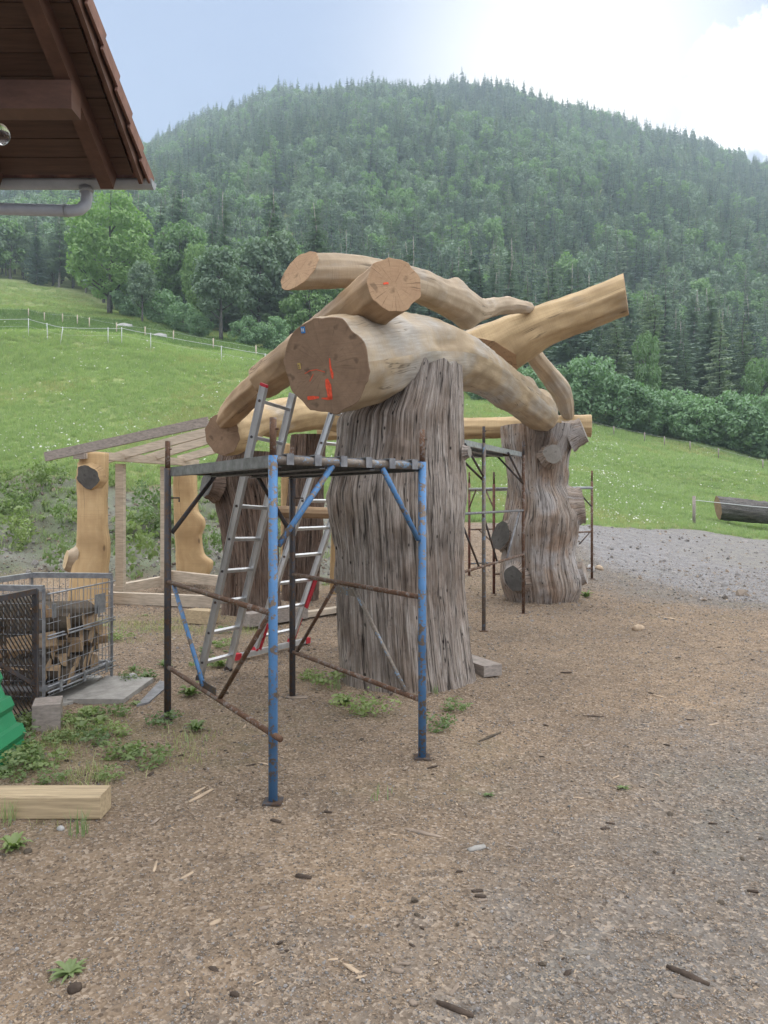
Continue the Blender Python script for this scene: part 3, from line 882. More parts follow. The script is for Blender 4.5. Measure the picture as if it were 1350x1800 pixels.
# ------------------------------------------------------------------ grass, flowers, gravel
def tuft(seed, nb, h, spread, w, mat, bend=.5):
    r = random.Random(seed); V = []; F = []
    for _ in range(nb):
        a = r.uniform(0, 6.28); rr = spread * math.sqrt(r.random())
        x, y = rr * math.cos(a), rr * math.sin(a)
        b = r.uniform(0, 6.28); hh = h * r.uniform(.45, 1.15); bd = hh * bend * r.uniform(.2, 1.2)
        dx, dy = math.cos(b), math.sin(b); ww = w * r.uniform(.7, 1.3)
        n = len(V)
        V += [(x - dy * ww, y + dx * ww, -.02), (x + dy * ww, y - dx * ww, -.02),
              (x + dx * bd * .35 + dy * ww * .7, y + dy * bd * .35 - dx * ww * .7, hh * .6),
              (x + dx * bd * .35 - dy * ww * .7, y + dy * bd * .35 + dx * ww * .7, hh * .6), (x + dx * bd, y + dy * bd, hh)]
        F += [(n, n + 1, n + 2, n + 3), (n + 3, n + 2, n + 4)]
    return mk_mesh('tuft', V, F, mat)

def pts_in(n, dlo, dhi, power=1.0, xlim=.60):
    """random ground points in the view wedge, denser near"""
    u = rng.uniform(size=n)
    d = dlo * (dhi / dlo) ** (u ** power)
    x = rng.uniform(-xlim, xlim, n) * d
    return x, d

tufts = [tuft(1, 26, .17, .17, .006, M['grass'], .9), tuft(2, 30, .13, .2, .006, M['grass'], 1.2), tuft(3, 22, .24, .14, .005, M['grass']), tuft(4, 18, .20, .14, .005, M['grass_dry']), tuft(5, 24, .20, .16, .006, M['grass_dark'])]
gxs, gys = pts_in(150000, 16.5, 150, .85)
zz = zones(gxs, gys); gX = pxX(gxs, gys)
keep = (zz[:, 0] + rng.normal(0, .12, len(gxs)) > .5) & (gys < forest_edge(gX) + 4)
gxs, gys, gX = gxs[keep], gys[keep], gX[keep]
n = len(gxs)
gsc = np.clip(gys / 32, .75, 3.2) * rng.uniform(.7, 1.25, n) * (1 + .35 * fbm(P3(gxs / 3, gys / 3, 0), 63, 3))
ghs = gsc * np.clip(1.25 - gys / 120, .5, 1) * .85
gdry = fbm(P3(gxs / 3.5, gys / 6, 0), 71, 4) + rng.normal(0, .25, n)
gidx = np.where(gdry > .38, 3, np.where(gdry < -.35, 2, rng.choice(3, n, p=[.45, .4, .15])))
gband = zones(gxs, gys)[:, 3]
gidx = np.where((gband > .6) & (rng.uniform(size=n) < .9), 4, np.where((gys > 100) & (rng.uniform(size=n) < .4), 3, gidx))
scatter('meadow_grass', np.stack([gxs, gys, height(gxs, gys)], -1), rot_z(n), np.stack([gsc, gsc, ghs], -1), gidx, tufts)

fl = MB()
for k in range(5):
    a = k * 1.257
    fl.add([(0, 0, .2), (.03 * math.cos(a - .5), .03 * math.sin(a - .5), .215), (.036 * math.cos(a), .036 * math.sin(a), .21), (.03 * math.cos(a + .5), .03 * math.sin(a + .5), .215)], [(0, 1, 2, 3)])
flm = mk_mesh('flower', fl.V, fl.F, M['flower'])
x, y = pts_in(15000, 18, 95, .9)
X = pxX(x, y)
den = .25 + .9 * sstep(-.1, .6, fbm(P3(x / 5, y / 5, 0), 91, 3)) + 1.4 * np.exp(-((x - (y * .30 - 1.0)) / 2.2) ** 2) * (X > 900)
keep = (zones(x, y)[:, 0] > .6) & (y < forest_edge(X)) & (rng.uniform(size=len(x)) < den * .55)
x, y = x[keep], y[keep]; n = len(x)
s = rng.uniform(.6, 1.5, n) * np.clip(y / 38, .7, 1.5)
scatter('meadow_flowers', np.stack([x, y, height(x, y) + .02], -1), np.stack([rng.normal(0, .5, n), rng.normal(-.3, .5, n) , rng.uniform(0, 6, n)], -1), np.stack([s, s, np.ones(n)], -1), np.zeros(n, int), [flm])

def pebble(seed, sx, sy, sz, mat):
    r = np.random.default_rng(seed)
    V = []; F = []
    t = (1 + 5 ** .5) / 2
    ico = np.array([(-1, t, 0), (1, t, 0), (-1, -t, 0), (1, -t, 0), (0, -1, t), (0, 1, t), (0, -1, -t), (0, 1, -t), (t, 0, -1), (t, 0, 1), (-t, 0, -1), (-t, 0, 1)]) / 1.9
    f = [(0, 11, 5), (0, 5, 1), (0, 1, 7), (0, 7, 10), (0, 10, 11), (1, 5, 9), (5, 11, 4), (11, 10, 2), (10, 7, 6), (7, 1, 8), (3, 9, 4), (3, 4, 2), (3, 2, 6), (3, 6, 8), (3, 8, 9), (4, 9, 5), (2, 4, 11), (6, 2, 10), (8, 6, 7), (9, 8, 1)]
    V = ico * r.uniform(.7, 1.25, (12, 1)) * np.array([sx, sy, sz])
    return mk_mesh('pebble', V, f, mat)

M['peb1'] = mat_leaf('gravel_warm', (0.28, 0.22, 0.165), (0.11, 0.088, 0.07), 0, 1.0)
M['peb2'] = mat_leaf('gravel_grey', (0.27, 0.25, 0.235), (0.125, 0.117, 0.11), 0, 1.0)
M['peb3'] = mat_leaf('sawdust_chips', (0.37, 0.285, 0.20), (0.17, 0.12, 0.083), 0, 1.0)
pebs = [pebble(1, .009, .007, .005, M['peb1']), pebble(2, .008, .008, .006, M['peb2']), pebble(3, .016, .004, .003, M['peb3']), pebble(4, .012, .006, .003, M['peb3']), pebble(5, .007, .006, .005, M['peb2'])]
x, y = pts_in(190000, 2.0, 16, 1.12, .62)
keep = zones(x, y)[:, 0] < .5
x, y = x[keep], y[keep]; n = len(x)
s = rng.lognormal(-.68, .42, n) * np.clip(y / 5.5, .62, 2.2)
zg = zones(x, y)[:, 1]
idx = np.where(rng.uniform(size=n) < .2 + .55 * np.clip(zg, 0, 1), np.where(rng.uniform(size=n) < .5, 1, 4), rng.choice([0, 2, 3], n))
scatter('loose_gravel', np.stack([x, y, height(x, y) + .001], -1), rng.uniform(-.4, .4, (n, 3)) + np.stack([np.zeros(n), np.zeros(n), rng.uniform(0, 6.28, n)], -1), np.stack([s, s, s], -1), idx, pebs)

# rubble on the bank and larger bits round the track
stones = [pebble(20 + k, .09, .07, .05, M['peb2'] if k % 3 else M['peb1']) for k in range(4)]
x, y = pts_in(9000, 11.5, 22, 1.0, .62)
zq = zones(x, y)
keep = ((zq[:, 2] > .4) | ((zq[:, 1] > .8) & (rng.uniform(size=len(x)) < .35))) & (zq[:, 0] < .6)
x, y = x[keep], y[keep]; n = len(x)
s = rng.lognormal(-1.15, .45, n)
scatter('bank_rubble', np.stack([x, y, height(x, y)], -1), rng.uniform(-3, 3, (n, 3)), np.stack([s, s, s], -1), rng.integers(0, 4, n), stones)

def weed_mesh(seed, nl, L, w, up=.6, mat=None):
    """rosette of tapering folded leaves"""
    r = random.Random(seed); V = []; F = []
    for k in range(nl):
        a = r.uniform(0, 6.28); l = L * r.uniform(.5, 1.15); u = up * r.uniform(.3, 1.4); ww = w * r.uniform(.7, 1.3)
        ca, sa = math.cos(a), math.sin(a); n = len(V); S = 4
        for i in range(S + 1):
            t = i / S
            rad = l * t * (1 - .15 * t); z = l * u * math.sin(t * 2.2) * .75 + .005
            wd = ww * math.sin(min(1, t * .92 + .12) * math.pi) * (1 if i < S else .1)
            V += [(ca * rad - sa * wd, sa * rad + ca * wd, z + wd * .35), (ca * rad, sa * rad, z), (ca * rad + sa * wd, sa * rad - ca * wd, z + wd * .35)]
        for i in range(S):
            q = n + i * 3
            F += [(q, q + 1, q + 4, q + 3), (q + 1, q + 2, q + 5, q + 4)]
    return mk_mesh('weed', V, F, mat or M['weed'], smooth=True)
weeds = [weed_mesh(k, 14 + 3 * k, .11 + .02 * k, .011 + .003 * (k % 3), .6 + .3 * k) for k in range(4)]
sh = [leaf_crown(.9, .9, 700 + k, 12, 260, .06, .02, cr=(.2, .4)) for k in range(2)]
shm = [mk_mesh('bank_plant', v, f, M['weed']) for v, f in sh]
x, y = pts_in(5200, 13.2, 18.5, 1.0, .62)
nn = fbm(P3(x / 1.4, y / 1.4, 0), 55, 3)
keep = (zones(x, y)[:, 2] > .3) & (nn + rng.normal(0, .15, len(x)) > .05)
x, y = x[keep], y[keep]; n = len(x)
s = rng.uniform(.35, .95, n)
scatter('bank_plants', np.stack([x, y, height(x, y) - .02], -1), rot_z(n), np.stack([s, s, s], -1), rng.choice(7, n, p=[.03, .02, .08, .08, .09, .42, .28]), [shm[0], shm[1]] + weeds[:3] + [tufts[0], tufts[2]])
crumbs = [pebble(40, .03, .012, .008, M['dirt_lump']), pebble(41, .02, .015, .01, M['fire_bark']), pebble(42, .045, .009, .006, M['chip_grey']), pebble(43, .04, .011, .004, M['chip'])]
x, y = pts_in(1900, 2.4, 16, 1.0, .62)
nn = fbm(P3(x / 1.1, y / 1.1, 0), 87, 4)
keep = (zones(x, y)[:, 0] < .4) & (zones(x, y)[:, 2] < .5) & (nn + rng.normal(0, .25, len(x)) > .12)
x, y = x[keep], y[keep]; n = len(x)
s = np.minimum(rng.lognormal(-.75, .5, n), 1.1)
scatter('bark_crumbs', np.stack([x, y, height(x, y) + .003], -1), rng.uniform(-.25, .25, (n, 3)) + np.stack([np.zeros(n), np.zeros(n), rng.uniform(0, 6.28, n)], -1), np.stack([s, s, s], -1), rng.choice(4, n, p=[.36, .26, .23, .15]), crumbs)
# thin grass and small weeds growing in the yard
thin = [tuft(11, 9, .07, .10, .0028, M['grass_dry'], 1.2), tuft(12, 8, .09, .09, .0028, M['grass'], 1.0), tuft(13, 9, .05, .12, .0025, M['grass_dry'], 1.4)]
x, y = pts_in(30000, 3.2, 13.5, 1.0, .55)
zq = zones(x, y)
keep = (zq[:, 3] + .8 * fbm(P3(x * 2.4, y * 2.4, 0), 57, 3) + rng.normal(0, .15, len(x)) > .93) & (x < 1.6) & (zq[:, 0] < .4)
x, y = x[keep], y[keep]; n = len(x)
s = rng.uniform(.5, 1.1, n)
scatter('yard_grass', np.stack([x, y, height(x, y)], -1), rot_z(n), np.stack([s, s, s], -1), rng.choice(3, n, p=[.5, .12, .38]), thin)
# ------------------------------------------------------------------ trunks and logs
def stump(name, label, prof, depth, mat, seed, ridge=.022, base=None, squash=1.0, lumps=(), top=None, gnarl=.05):
    """standing trunk; prof = rows (photo Y, left X, right X) of its outline, read at its own depth"""
    rows = sorted([(CAM_H + (880 - Y) / 1300 * depth, wx(a, depth), wx(b, depth)) for Y, a, b in prof])
    z0, z1 = -0.12, rows[-1][0]
    zs = np.linspace(z0, z1, 190); nt = 340
    rz = np.array([q[0] for q in rows])
    L = np.interp(zs, rz, [q[1] for q in rows]); Rr = np.interp(zs, rz, [q[2] for q in rows])
    ker = np.array([1, 2, 3, 2, 1]) / 9
    def sm(a): return np.convolve(np.pad(a, 2, mode='edge'), ker, 'valid')
    L, Rr = sm(L), sm(Rr)
    th = np.linspace(0, 2 * math.pi, nt, endpoint=False)
    T, Z = np.meshgrid(th, zs)
    rad = ((Rr - L) / 2)[:, None]; cx = ((Rr + L) / 2)[:, None]
    c, s = np.cos(T), np.sin(T)
    g = fbm(P3(c * 13 + seed, s * 13, Z * .5), seed, 5, .72)
    g2 = fbm(P3(c * 22, s * 22 + seed, Z * 3.5), seed + 9, 4, .75)
    low = fbm(P3(c * 1.4, s * 1.4 + seed, Z * .8), seed + 4, 3)
    low2 = np.abs(fbm(P3(c * 3 + 9, s * 3 + seed, Z * 1.7), seed + 6, 3)) * 2 - .4
    r = rad * (1 + gnarl * low + .5 * gnarl * low2) + ridge * .8 * (-np.abs(g) * 2.4 + .7) + ridge * .8 * g2
    cr_ = np.random.default_rng(seed + 50)
    for _ in range(46):                  # drying cracks that wander up the trunk
        a0, zc_, hl, dp_, w_ = cr_.uniform(0, 6.283), cr_.uniform(z0, z1), cr_.uniform(.25, 1.1), cr_.uniform(.012, .04), cr_.uniform(.008, .02)
        aw = a0 + .05 * fbm(P3(Z * 2.0, a0, 0), seed, 3) + cr_.uniform(-.03, .03) * (Z - zc_)
        da = np.angle(np.exp(1j * (T - aw))) * rad
        r = r - dp_ * np.exp(-(da / w_) ** 2) * np.clip(1 - ((Z - zc_) / hl) ** 2, 0, 1)
    for _ in range(16):                  # torn hollows and bumps
        a0, zc_ = cr_.uniform(0, 6.283), cr_.uniform(z0 + .2, z1 - .2)
        da = np.angle(np.exp(1j * (T - a0))) * rad
        r = r + cr_.choice([-1, -1, 1]) * cr_.uniform(.012, .03) * np.exp(-(da / cr_.uniform(.03, .09)) ** 2 - ((Z - zc_) / cr_.uniform(.05, .2)) ** 2)
    for (la, lz, lr, la_w, lz_w) in lumps:
        da = np.angle(np.exp(1j * (T - la)))
        r = r + lr * np.exp(-(da / la_w) ** 2 - ((Z - lz) / lz_w) ** 2)
    zt = Z + (top(c, s) if top else 0) * sstep(z1 - .6, z1, Z)
    V = P3(cx + r * c, depth + r * s * squash, zt).reshape(-1, 3)
    nz_ = len(zs)
    i = (np.arange(nz_ - 1)[:, None] * nt + np.arange(nt)[None]).ravel()
    j = (np.arange(nz_ - 1)[:, None] * nt + ((np.arange(nt) + 1) % nt)[None]).ravel()
    F = np.stack([i, j, j + nt, i + nt], -1)
    rm = float(np.mean(rad))
    uv = np.stack([T * rm, Z], -1).reshape(-1, 2)
    ul = uv[F].copy()
    wrap = (F % nt)[:, 1] == 0
    ul[wrap, 1, 0] += 2 * math.pi * rm; ul[wrap, 2, 0] += 2 * math.pi * rm
    # flat top
    cxi = len(V)
    V = np.vstack([V, [[cx[-1, 0], depth, zt[-1].mean()]]])
    t = thing(name, label, 'tree trunk', (float(cx[0, 0]), depth, 0), 'standing trunks that carry the log frame')
    part('trunk', V[:-1], F, mat, t, ul.reshape(-1, 2), True)
    tv = np.vstack([V[cxi - nt:cxi] * 1.0, V[cxi:]])
    tf = [(k, (k + 1) % nt, nt) for k in range(nt)]
    part('top_cut', tv, tf, M['end_grey'], t, uv=(tv[:, :2] - tv[-1, :2]))
    return t

def stub(parent, p, d, r, length, mat, endmat, seed=0, name='branch_stub', r1=None, ell=1.0):
    """sawn-off branch of a trunk"""
    p = Vector(p); d = Vector(d).normalized()
    r1 = r1 or r
    n = 20; rnd = random.Random(seed)
    a = d.orthogonal().normalized(); b = d.cross(a)
    if abs(a.z) > abs(b.z): a, b = b, a          # b is the upright axis
    jit = [1 + rnd.uniform(-.08, .08) for _ in range(n)]
    V = []; uv = []
    rows = 6
    for k in range(rows + 1):
        t = k / rows; q = p + d * length * t
        rr = (r * 1.35) * (1 - t) ** 2 + (r * (1 - t) + r1 * t) * (1 - (1 - t) ** 2)
        for i in range(n):
            an = 2 * math.pi * i / n
            V.append(q + (a * math.cos(an) + b * math.sin(an) * ell) * rr * jit[i] * (1 + .04 * math.sin(k * 2.1 + i)))
            uv.append((an * r, t * length))
    F = [(k * n + i, k * n + (i + 1) % n, (k + 1) * n + (i + 1) % n, (k + 1) * n + i) for k in range(rows) for i in range(n)]
    st = part(name, V, F, mat, parent, uv, True)
    e = V[rows * n:] + [p + d * (length + .004)]
    F = [(i, (i + 1) % n, n) for i in range(n)]
    part('cut_face', e, F, endmat, st, [(math.cos(2 * math.pi * i / n) * r1, math.sin(2 * math.pi * i / n) * r1) for i in range(n)] + [(0, 0)])
    return st

def log(name, label, pts, mat, endmat, cut0=None, cut1=None, sides=11, seed=0, hew=.035, lumps=(), group='hewn logs of the frame', steps=(), scoop=.022):
    """hewn log swept along pts (x, y, z, r); ends sawn square to the axis unless cut normals are given"""
    P = np.array(pts, float)
    # Catmull-Rom resampling
    Q = []
    ext = np.vstack([2 * P[0] - P[1], P, 2 * P[-1] - P[-2]])
    for i in range(1, len(ext) - 2):
        m = max(2, int(np.linalg.norm(ext[i + 1][:3] - ext[i][:3]) / .045))
        for k in range(m):
            t = k / m; a, b, c, d = ext[i - 1], ext[i], ext[i + 1], ext[i + 2]
            Q.append(.5 * (2 * b + (c - a) * t + (2 * a - 5 * b + 4 * c - d) * t * t + (3 * b - a - 3 * c + d) * t ** 3))
    Q.append(P[-1]); Q = np.array(Q)
    m = len(Q); nt = 66
    C = Q[:, :3]; rad = Q[:, 3].copy()
    tan = np.gradient(C, axis=0); tan /= np.linalg.norm(tan, axis=1, keepdims=True)
    S = np.concatenate([[0], np.cumsum(np.linalg.norm(np.diff(C, axis=0), axis=1))])
    up = np.array([0, 0, 1.0])
    A = np.cross(tan, up); A /= np.linalg.norm(A, axis=1, keepdims=True)
    B = np.cross(A, tan)
    th = np.linspace(0, 2 * math.pi, nt, endpoint=False)
    T, SS = np.meshgrid(th, S)
    r_ = np.random.default_rng(seed)
    # flat hewn facets: polygon section whose sides wander along the log
    off = .5 * fbm(P3(SS * .35, 0, seed), seed, 2)
    seg = 2 * math.pi / sides
    ph = (T + off + seed) % seg - seg / 2
    poly = np.cos(seg / 2) / np.cos(ph)
    blend = .55 + .45 * np.sign(1) 
    wob = fbm(P3(np.cos(T) * 1.3, np.sin(T) * 1.3 + seed, SS * 1.1), seed + 3, 3)
    chop = fbm(P3(np.cos(T) * 3.4, np.sin(T) * 3.4 + seed, SS * 2.6), seed + 5, 3)
    rr = rad[:, None] * (poly * 1.01 + hew * 1.5 * wob + hew * .6 * (np.abs(chop) * 2 - .4))
    for (sf, an, amp, ws, wa) in lumps:      # fraction along, angle, metres, widths
        da = np.angle(np.exp(1j * (T - an)))
        rr = rr + amp * np.exp(-((SS / S[-1] - sf) / ws) ** 2 - (da / wa) ** 2)
    for (sf, k) in steps:
        rr = rr * np.where(SS / S[-1] > sf, k, 1.0)
    # scoops left by the drawknife: shallow hollows meeting in ridges
    nc = max(6, int(2 * math.pi * rad.mean() / .13)); ln_ = .30
    cu = T / (2 * math.pi) * nc; cv = SS / ln_
    f1 = np.full(T.shape, 9.0)
    bu, bv = np.floor(cu).astype(int), np.floor(cv).astype(int)
    for du in (-1, 0, 1):
        for dv in (-1, 0, 1):
            iu, iv = bu + du, bv + dv
            key = P3((iu % nc) + .5, iv + .5, seed)
            ju = vnoise(key * 7.31 + .37, 3) * .8 + .1; jv = vnoise(key * 5.77 + .11, 8) * .8 + .1
            f1 = np.minimum(f1, (cu - iu - ju) ** 2 + (cv - iv - jv) ** 2)
    rr = rr + scoop * (np.minimum(f1, .8) - .25)
    X = C[:, None, :] + A[:, None, :] * (rr * np.cos(T))[..., None] + B[:, None, :] * (rr * np.sin(T))[..., None]
    ends = []
    for which, nrm in ((0, cut0), (-1, cut1)):
        if nrm is None: nrm = tan[which] * (1 if which else -1)
        nrm = np.array(nrm, float); nrm /= np.linalg.norm(nrm)
        c0 = C[which]; ax = tan[which]
        dd = ((X - c0) @ nrm)                      # >0 is beyond the cut
        ds = -dd / (ax @ nrm)
        # pull vertices beyond the cut back onto it; push the end ring exactly onto it
        beyond = dd > 0
        if which == 0: zone_ = S < S[-1] * .5
        else: zone_ = S > S[-1] * .5
        mask = beyond & zone_[:, None]
        mask[which] = True
        X = np.where(mask[..., None], X + ax * ds[..., None], X)
        ends.append((nrm, X[which].copy()))
    V = X.reshape(-1, 3)
    i = (np.arange(m - 1)[:, None] * nt + np.arange(nt)[None]).ravel()
    j = (np.arange(m - 1)[:, None] * nt + ((np.arange(nt) + 1) % nt)[None]).ravel()
    F = np.stack([i, j, j + nt, i + nt], -1)
    rm = float(rad.mean())
    uv = np.stack([T * rm + seed * 3.3, SS + seed * 1.7], -1).reshape(-1, 2)
    ul = uv[F].copy(); wrap = (F % nt)[:, 1] == 0
    ul[wrap, 1, 0] += 2 * math.pi * rm; ul[wrap, 2, 0] += 2 * math.pi * rm
    t = thing(name, label, 'log', tuple(C[m // 2] - np.array([0, 0, rad[m // 2]])), group)
    part('wood', V, F, mat, t, ul.reshape(-1, 2), True)
    faces = []
    for nrm, ring in ends:
        cen = ring.mean(0)
        rings = [cen + (ring - cen) * f for f in (1, .985, .6, .25)]
        rings[1] = rings[1] + nrm * .004
        rings[2] = rings[2] + nrm * .004; rings[3] = rings[3] + nrm * .004
        vv = np.vstack(rings + [[cen + nrm * .004]])
        ff = [(a * nt + q, a * nt + (q + 1) % nt, (a + 1) * nt + (q + 1) % nt, (a + 1) * nt + q) for a in range(3) for q in range(nt)]
        ff += [(3 * nt + q, 3 * nt + (q + 1) % nt, 4 * nt) for q in range(nt)]
        e1 = np.cross(nrm, up); e1 /= np.linalg.norm(e1); e2 = np.cross(e1, nrm)
        u2 = np.stack([(vv - cen) @ e1, (vv - cen) @ e2], -1)
        part('cut_face', vv, ff, endmat, t, u2)
        faces.append((Vector(cen), Vector(nrm), Vector(e1), Vector(e2)))
    return t, faces

def on_face(face, X, Y, lift=.006):
    """point of a sawn face that the photo shows at pixel X, Y"""
    c, n, _, _ = face
    o = Vector((0, 0, CAM_H)); d = Vector(((X - 675) / 1300, 1, (880 - Y) / 1300))
    t = (c + n * lift - o).dot(n) / d.dot(n)
    return o + d * t

# four standing trunks
main = stump('trunk_pillar', 'thickest weathered grey barkless trunk standing upright behind the blue scaffold',
    [(640, 652, 806), (690, 630, 808), (737, 600, 810), (770, 596, 811), (824, 588, 812), (867, 580, 815), (900, 582, 815), (961, 591, 812), (1033, 594, 813), (1090, 595, 819), (1142, 596, 826), (1180, 597, 832), (1215, 597, 838)],
    6.68, M['stump_grey'], 3, .021, lumps=((R(-75), 2.0, -.03, .4, .5), (R(183), 1.62, .03, .12, .10), (R(0), 1.75, .02, .25, .3)),
    top=lambda c, s: -.03 + .05 * fbm(P3(c * 6, s * 6, 0), 5, 3))
stub(main, (-.38, 6.55, 1.66), (-1, -.35, .15), .045, .05, M['bark'], M['end_dark'], 2, 'knot')
stub(main, (.70, 6.45, 2.02), (1, -.5, .1), .05, .05, M['stump_grey'], M['end_grey'], 3, 'knot')
right = stump('trunk_pillar', 'knobbly reddish-grey trunk with a sawn branch knob under the far end of the arched log',
    [(750, 881, 1015), (770, 882, 1012), (783, 884, 1004), (800, 890, 998), (818, 893, 996), (854, 895, 994), (878, 893, 1008), (905, 886, 1016), (925, 882, 1014), (949, 884, 1010), (975, 884, 1006), (996, 882, 1008), (1015, 881, 1014), (1032, 884, 1018), (1050, 890, 1012), (1064, 895, 1008)],
    11.75, M['stump_mixed'], 8, .018, lumps=((R(-60), 1.7, -.06, .5, .4), (R(-110), 1.2, .05, .35, .5), (R(-40), .5, .07, .3, .25), (R(-130), 1.9, .05, .3, .2)), gnarl=.09)
stub(right, (2.52, 11.25, 2.28), (.02, -1, .12), .14, .20, M['stump_mixed'], M['end_grey'], 5)
stub(right, (2.00, 11.7, 1.05), (-.8, -.55, 0), .17, .22, M['stump_mixed'], M['end_dark'], 6, ell=1.5)
stub(right, (2.08, 11.35, .42), (-.6, -.8, -.05), .17, .16, M['stump_mixed'], M['end_dark'], 7, ell=1.2)
stub(right, (2.90, 11.7, 1.50), (.85, -.12, .1), .235, .24, M['stump_mixed'], M['end_grey'], 8, ell=1.3)
stub(right, (2.92, 11.6, .42), (.9, -.4, .25), .17, .24, M['stump_mixed'], M['stump_mixed'], 9)
stub(right, (2.86, 11.5, 2.60), (.85, -.3, .35), .19, .26, M['stump_mixed'], M['end_grey'], 10)
left = stump('trunk_pillar', 'dark reddish-brown trunk flaring at its top, behind the left ladder',
    [(795, 388, 478), (815, 380, 478), (835, 368, 478), (850, 366, 480), (880, 378, 482), (905, 384, 484), (940, 391, 486), (980, 394, 488), (1030, 395, 490), (1070, 393, 492), (1092, 390, 494)],
    10.35, M['stump_brown'], 14, .028)
stub(left, at(382, 852, 10.0), (-.75, -.6, .1), .17, .16, M['stump_brown'], M['end_dark'], 12, ell=1.2)
back = stump('trunk_pillar', 'rearmost brown trunk seen between the ladders and the thick grey trunk',
    [(765, 512, 572), (800, 510, 570), (850, 508, 568), (920, 500, 566), (980, 498, 562), (1030, 498, 560), (1064, 496, 558)],
    11.9, M['stump_brown'], 19, .025)

# the arched main log, nearest end facing left-front
logA, fA = log('arched_log', 'biggest arched log lying over the two trunks, its wide end face sprayed orange',
    [(-.44, 5.6, 2.62, .37), (-.16, 6.15, 2.77, .385), (.15, 6.7, 2.92, .37), (.62, 7.6, 3.08, .325), (1.19, 8.8, 3.12, .275), (1.8, 10.0, 3.02, .265), (2.25, 10.85, 2.90, .26), (2.42, 11.2, 2.86, .23)],
    M['log_grey'], M['end_brown'], sides=10, seed=2, hew=.05,
    lumps=((.70, R(-70), .06, .05, .7), (.93, R(60), .07, .04, .6), (.86, R(120), .05, .03, .5), (.80, R(60), .05, .025, .5), (.26, R(10), -.05, .04, .4)))
f = fA[0]
def stroke(path, w, name, mat, parent, face):
    mb = MB()
    P_ = [on_face(face, x, y, .007) for x, y in path]
    n = face[1]
    V = []
    for k, p in enumerate(P_):
        d = (P_[min(k + 1, len(P_) - 1)] - P_[max(k - 1, 0)]).normalized(); s_ = d.cross(n).normalized()
        ww = w[k] if isinstance(w, (list, tuple)) else w
        V += [p + s_ * ww, p - s_ * ww]
    mb.add(V, [(2 * k, 2 * k + 2, 2 * k + 3, 2 * k + 1) for k in range(len(P_) - 1)])
    return mb.part(name, mat, parent)
q = 3.375
def c4(*p): return [(340 + x / q, 420 + y / q) for x, y in p]
stroke(c4((808, 708), (812, 760), (822, 800), (826, 830)), [.004, .008, .012, .006], 'paint_mark', M['orange'], logA, f)
stroke(c4((790, 830), (800, 870), (806, 905), (812, 950)), [.012, .026, .022, .02], 'paint_mark', M['orange'], logA, f)
stroke(c4((676, 945), (710, 942), (745, 940)), [.014, .014, .006], 'paint_mark', M['orange'], logA, f)
stroke(c4((760, 946), (795, 948), (824, 942)), [.004, .010, .012], 'paint_mark', M['orange'], logA, f)
stroke(c4((690, 845), (700, 825), (712, 800)), [.004, .003, .002], 'paint_mark', M['orange'], logA, f)
stroke(c4((660, 800), (690, 782), (730, 775), (780, 790)), .0025, 'paint_mark', M['orange'], logA, f)
def small_tag(cx, cy, w, h, mat, name, bars):
    c_, n_, e1, e2 = f
    p = on_face(f, cx, cy, .008)
    tg = MB().box(p, e1 * w, e2 * h, n_ * .003).part(name, mat, logA)
    for (ox, oy, ww, hh) in bars:
        MB().box(p + e1 * ox + e2 * oy + n_ * .0045, e1 * ww, e2 * hh, n_ * .0015).part('tag_bar', M['white'] if mat != M['yellow'] else M['end_brown'], tg)
small_tag(532.5, 580, .017, .024, M['bluetag'], 'blue_tag', ((-.007, 0, .0025, .013), (.007, 0, .0025, .013), (0, 0, .005, .002)))
small_tag(525.8, 643.5, .011, .022, M['yellow'], 'yellow_tag', ((0, .004, .006, .008), (0, -.012, .006, .004)))

# left-hand rafter: from its radially cracked end above the arched log down to the left plate
logC, fC = log('rafter_log', 'tan rafter log with cracked end face, resting on the arched log and stepping down left',
    [(.075, 5.6, 3.235, .215), (-.35, 6.36, 3.12, .21), (-.9, 7.3, 2.99, .205), (-1.325, 8.05, 2.89, .20)],
    M['log_tan'], M['end_tan'], cut0=(.30, -.93, .10), cut1=(-.75, .35, -.5), sides=9, seed=5, hew=.03)
stroke([(674, 499), (679, 497.5), (683, 498)], .008, 'pink_mark', M['orange'], logC, fC[0])
logD, _ = log('rafter_log', 'shorter stepped log continuing the left rafter down onto the left end log',
    [(-1.16, 7.75, 2.93, .165), (-1.5, 8.35, 2.82, .165), (-1.78, 8.85, 2.70, .16), (-1.97, 9.2, 2.60, .13)],
    M['log_tan'], M['end_tan'], sides=8, seed=6, hew=.04)
logB, _ = log('plate_log', 'left plate log with brown oblique end face, resting on the flared brown trunk',
    [(-2.0, 9.15, 2.42, .25), (-1.78, 9.65, 2.55, .25), (-1.4, 10.5, 2.80, .26), (-.95, 11.4, 2.93, .25), (-.4, 12.4, 2.9, .24), (.1, 13.4, 2.8, .22)],
    M['log_gold'], M['end_brown'], cut0=(-.35, -.93, -.2), sides=10, seed=7, hew=.05, lumps=((.16, R(-90), -.11, .05, .9), (.05, R(-80), .05, .05, .8)))
logE, _ = log('long_sawn_log', 'long golden sawn log sticking out to the upper right over the arched log',
    [(1.22, 10.05, 3.52, .40), (1.52, 10.0, 3.64, .39), (1.85, 9.93, 3.80, .335), (2.15, 9.86, 3.94, .285), (2.7, 9.75, 4.12, .265), (3.14, 9.6, 4.27, .268)],
    M['log_gold'], M['end_tan'], cut0=(-.45, -.48, -.76), cut1=(.93, -.35, .12), sides=9, seed=9, hew=.03)
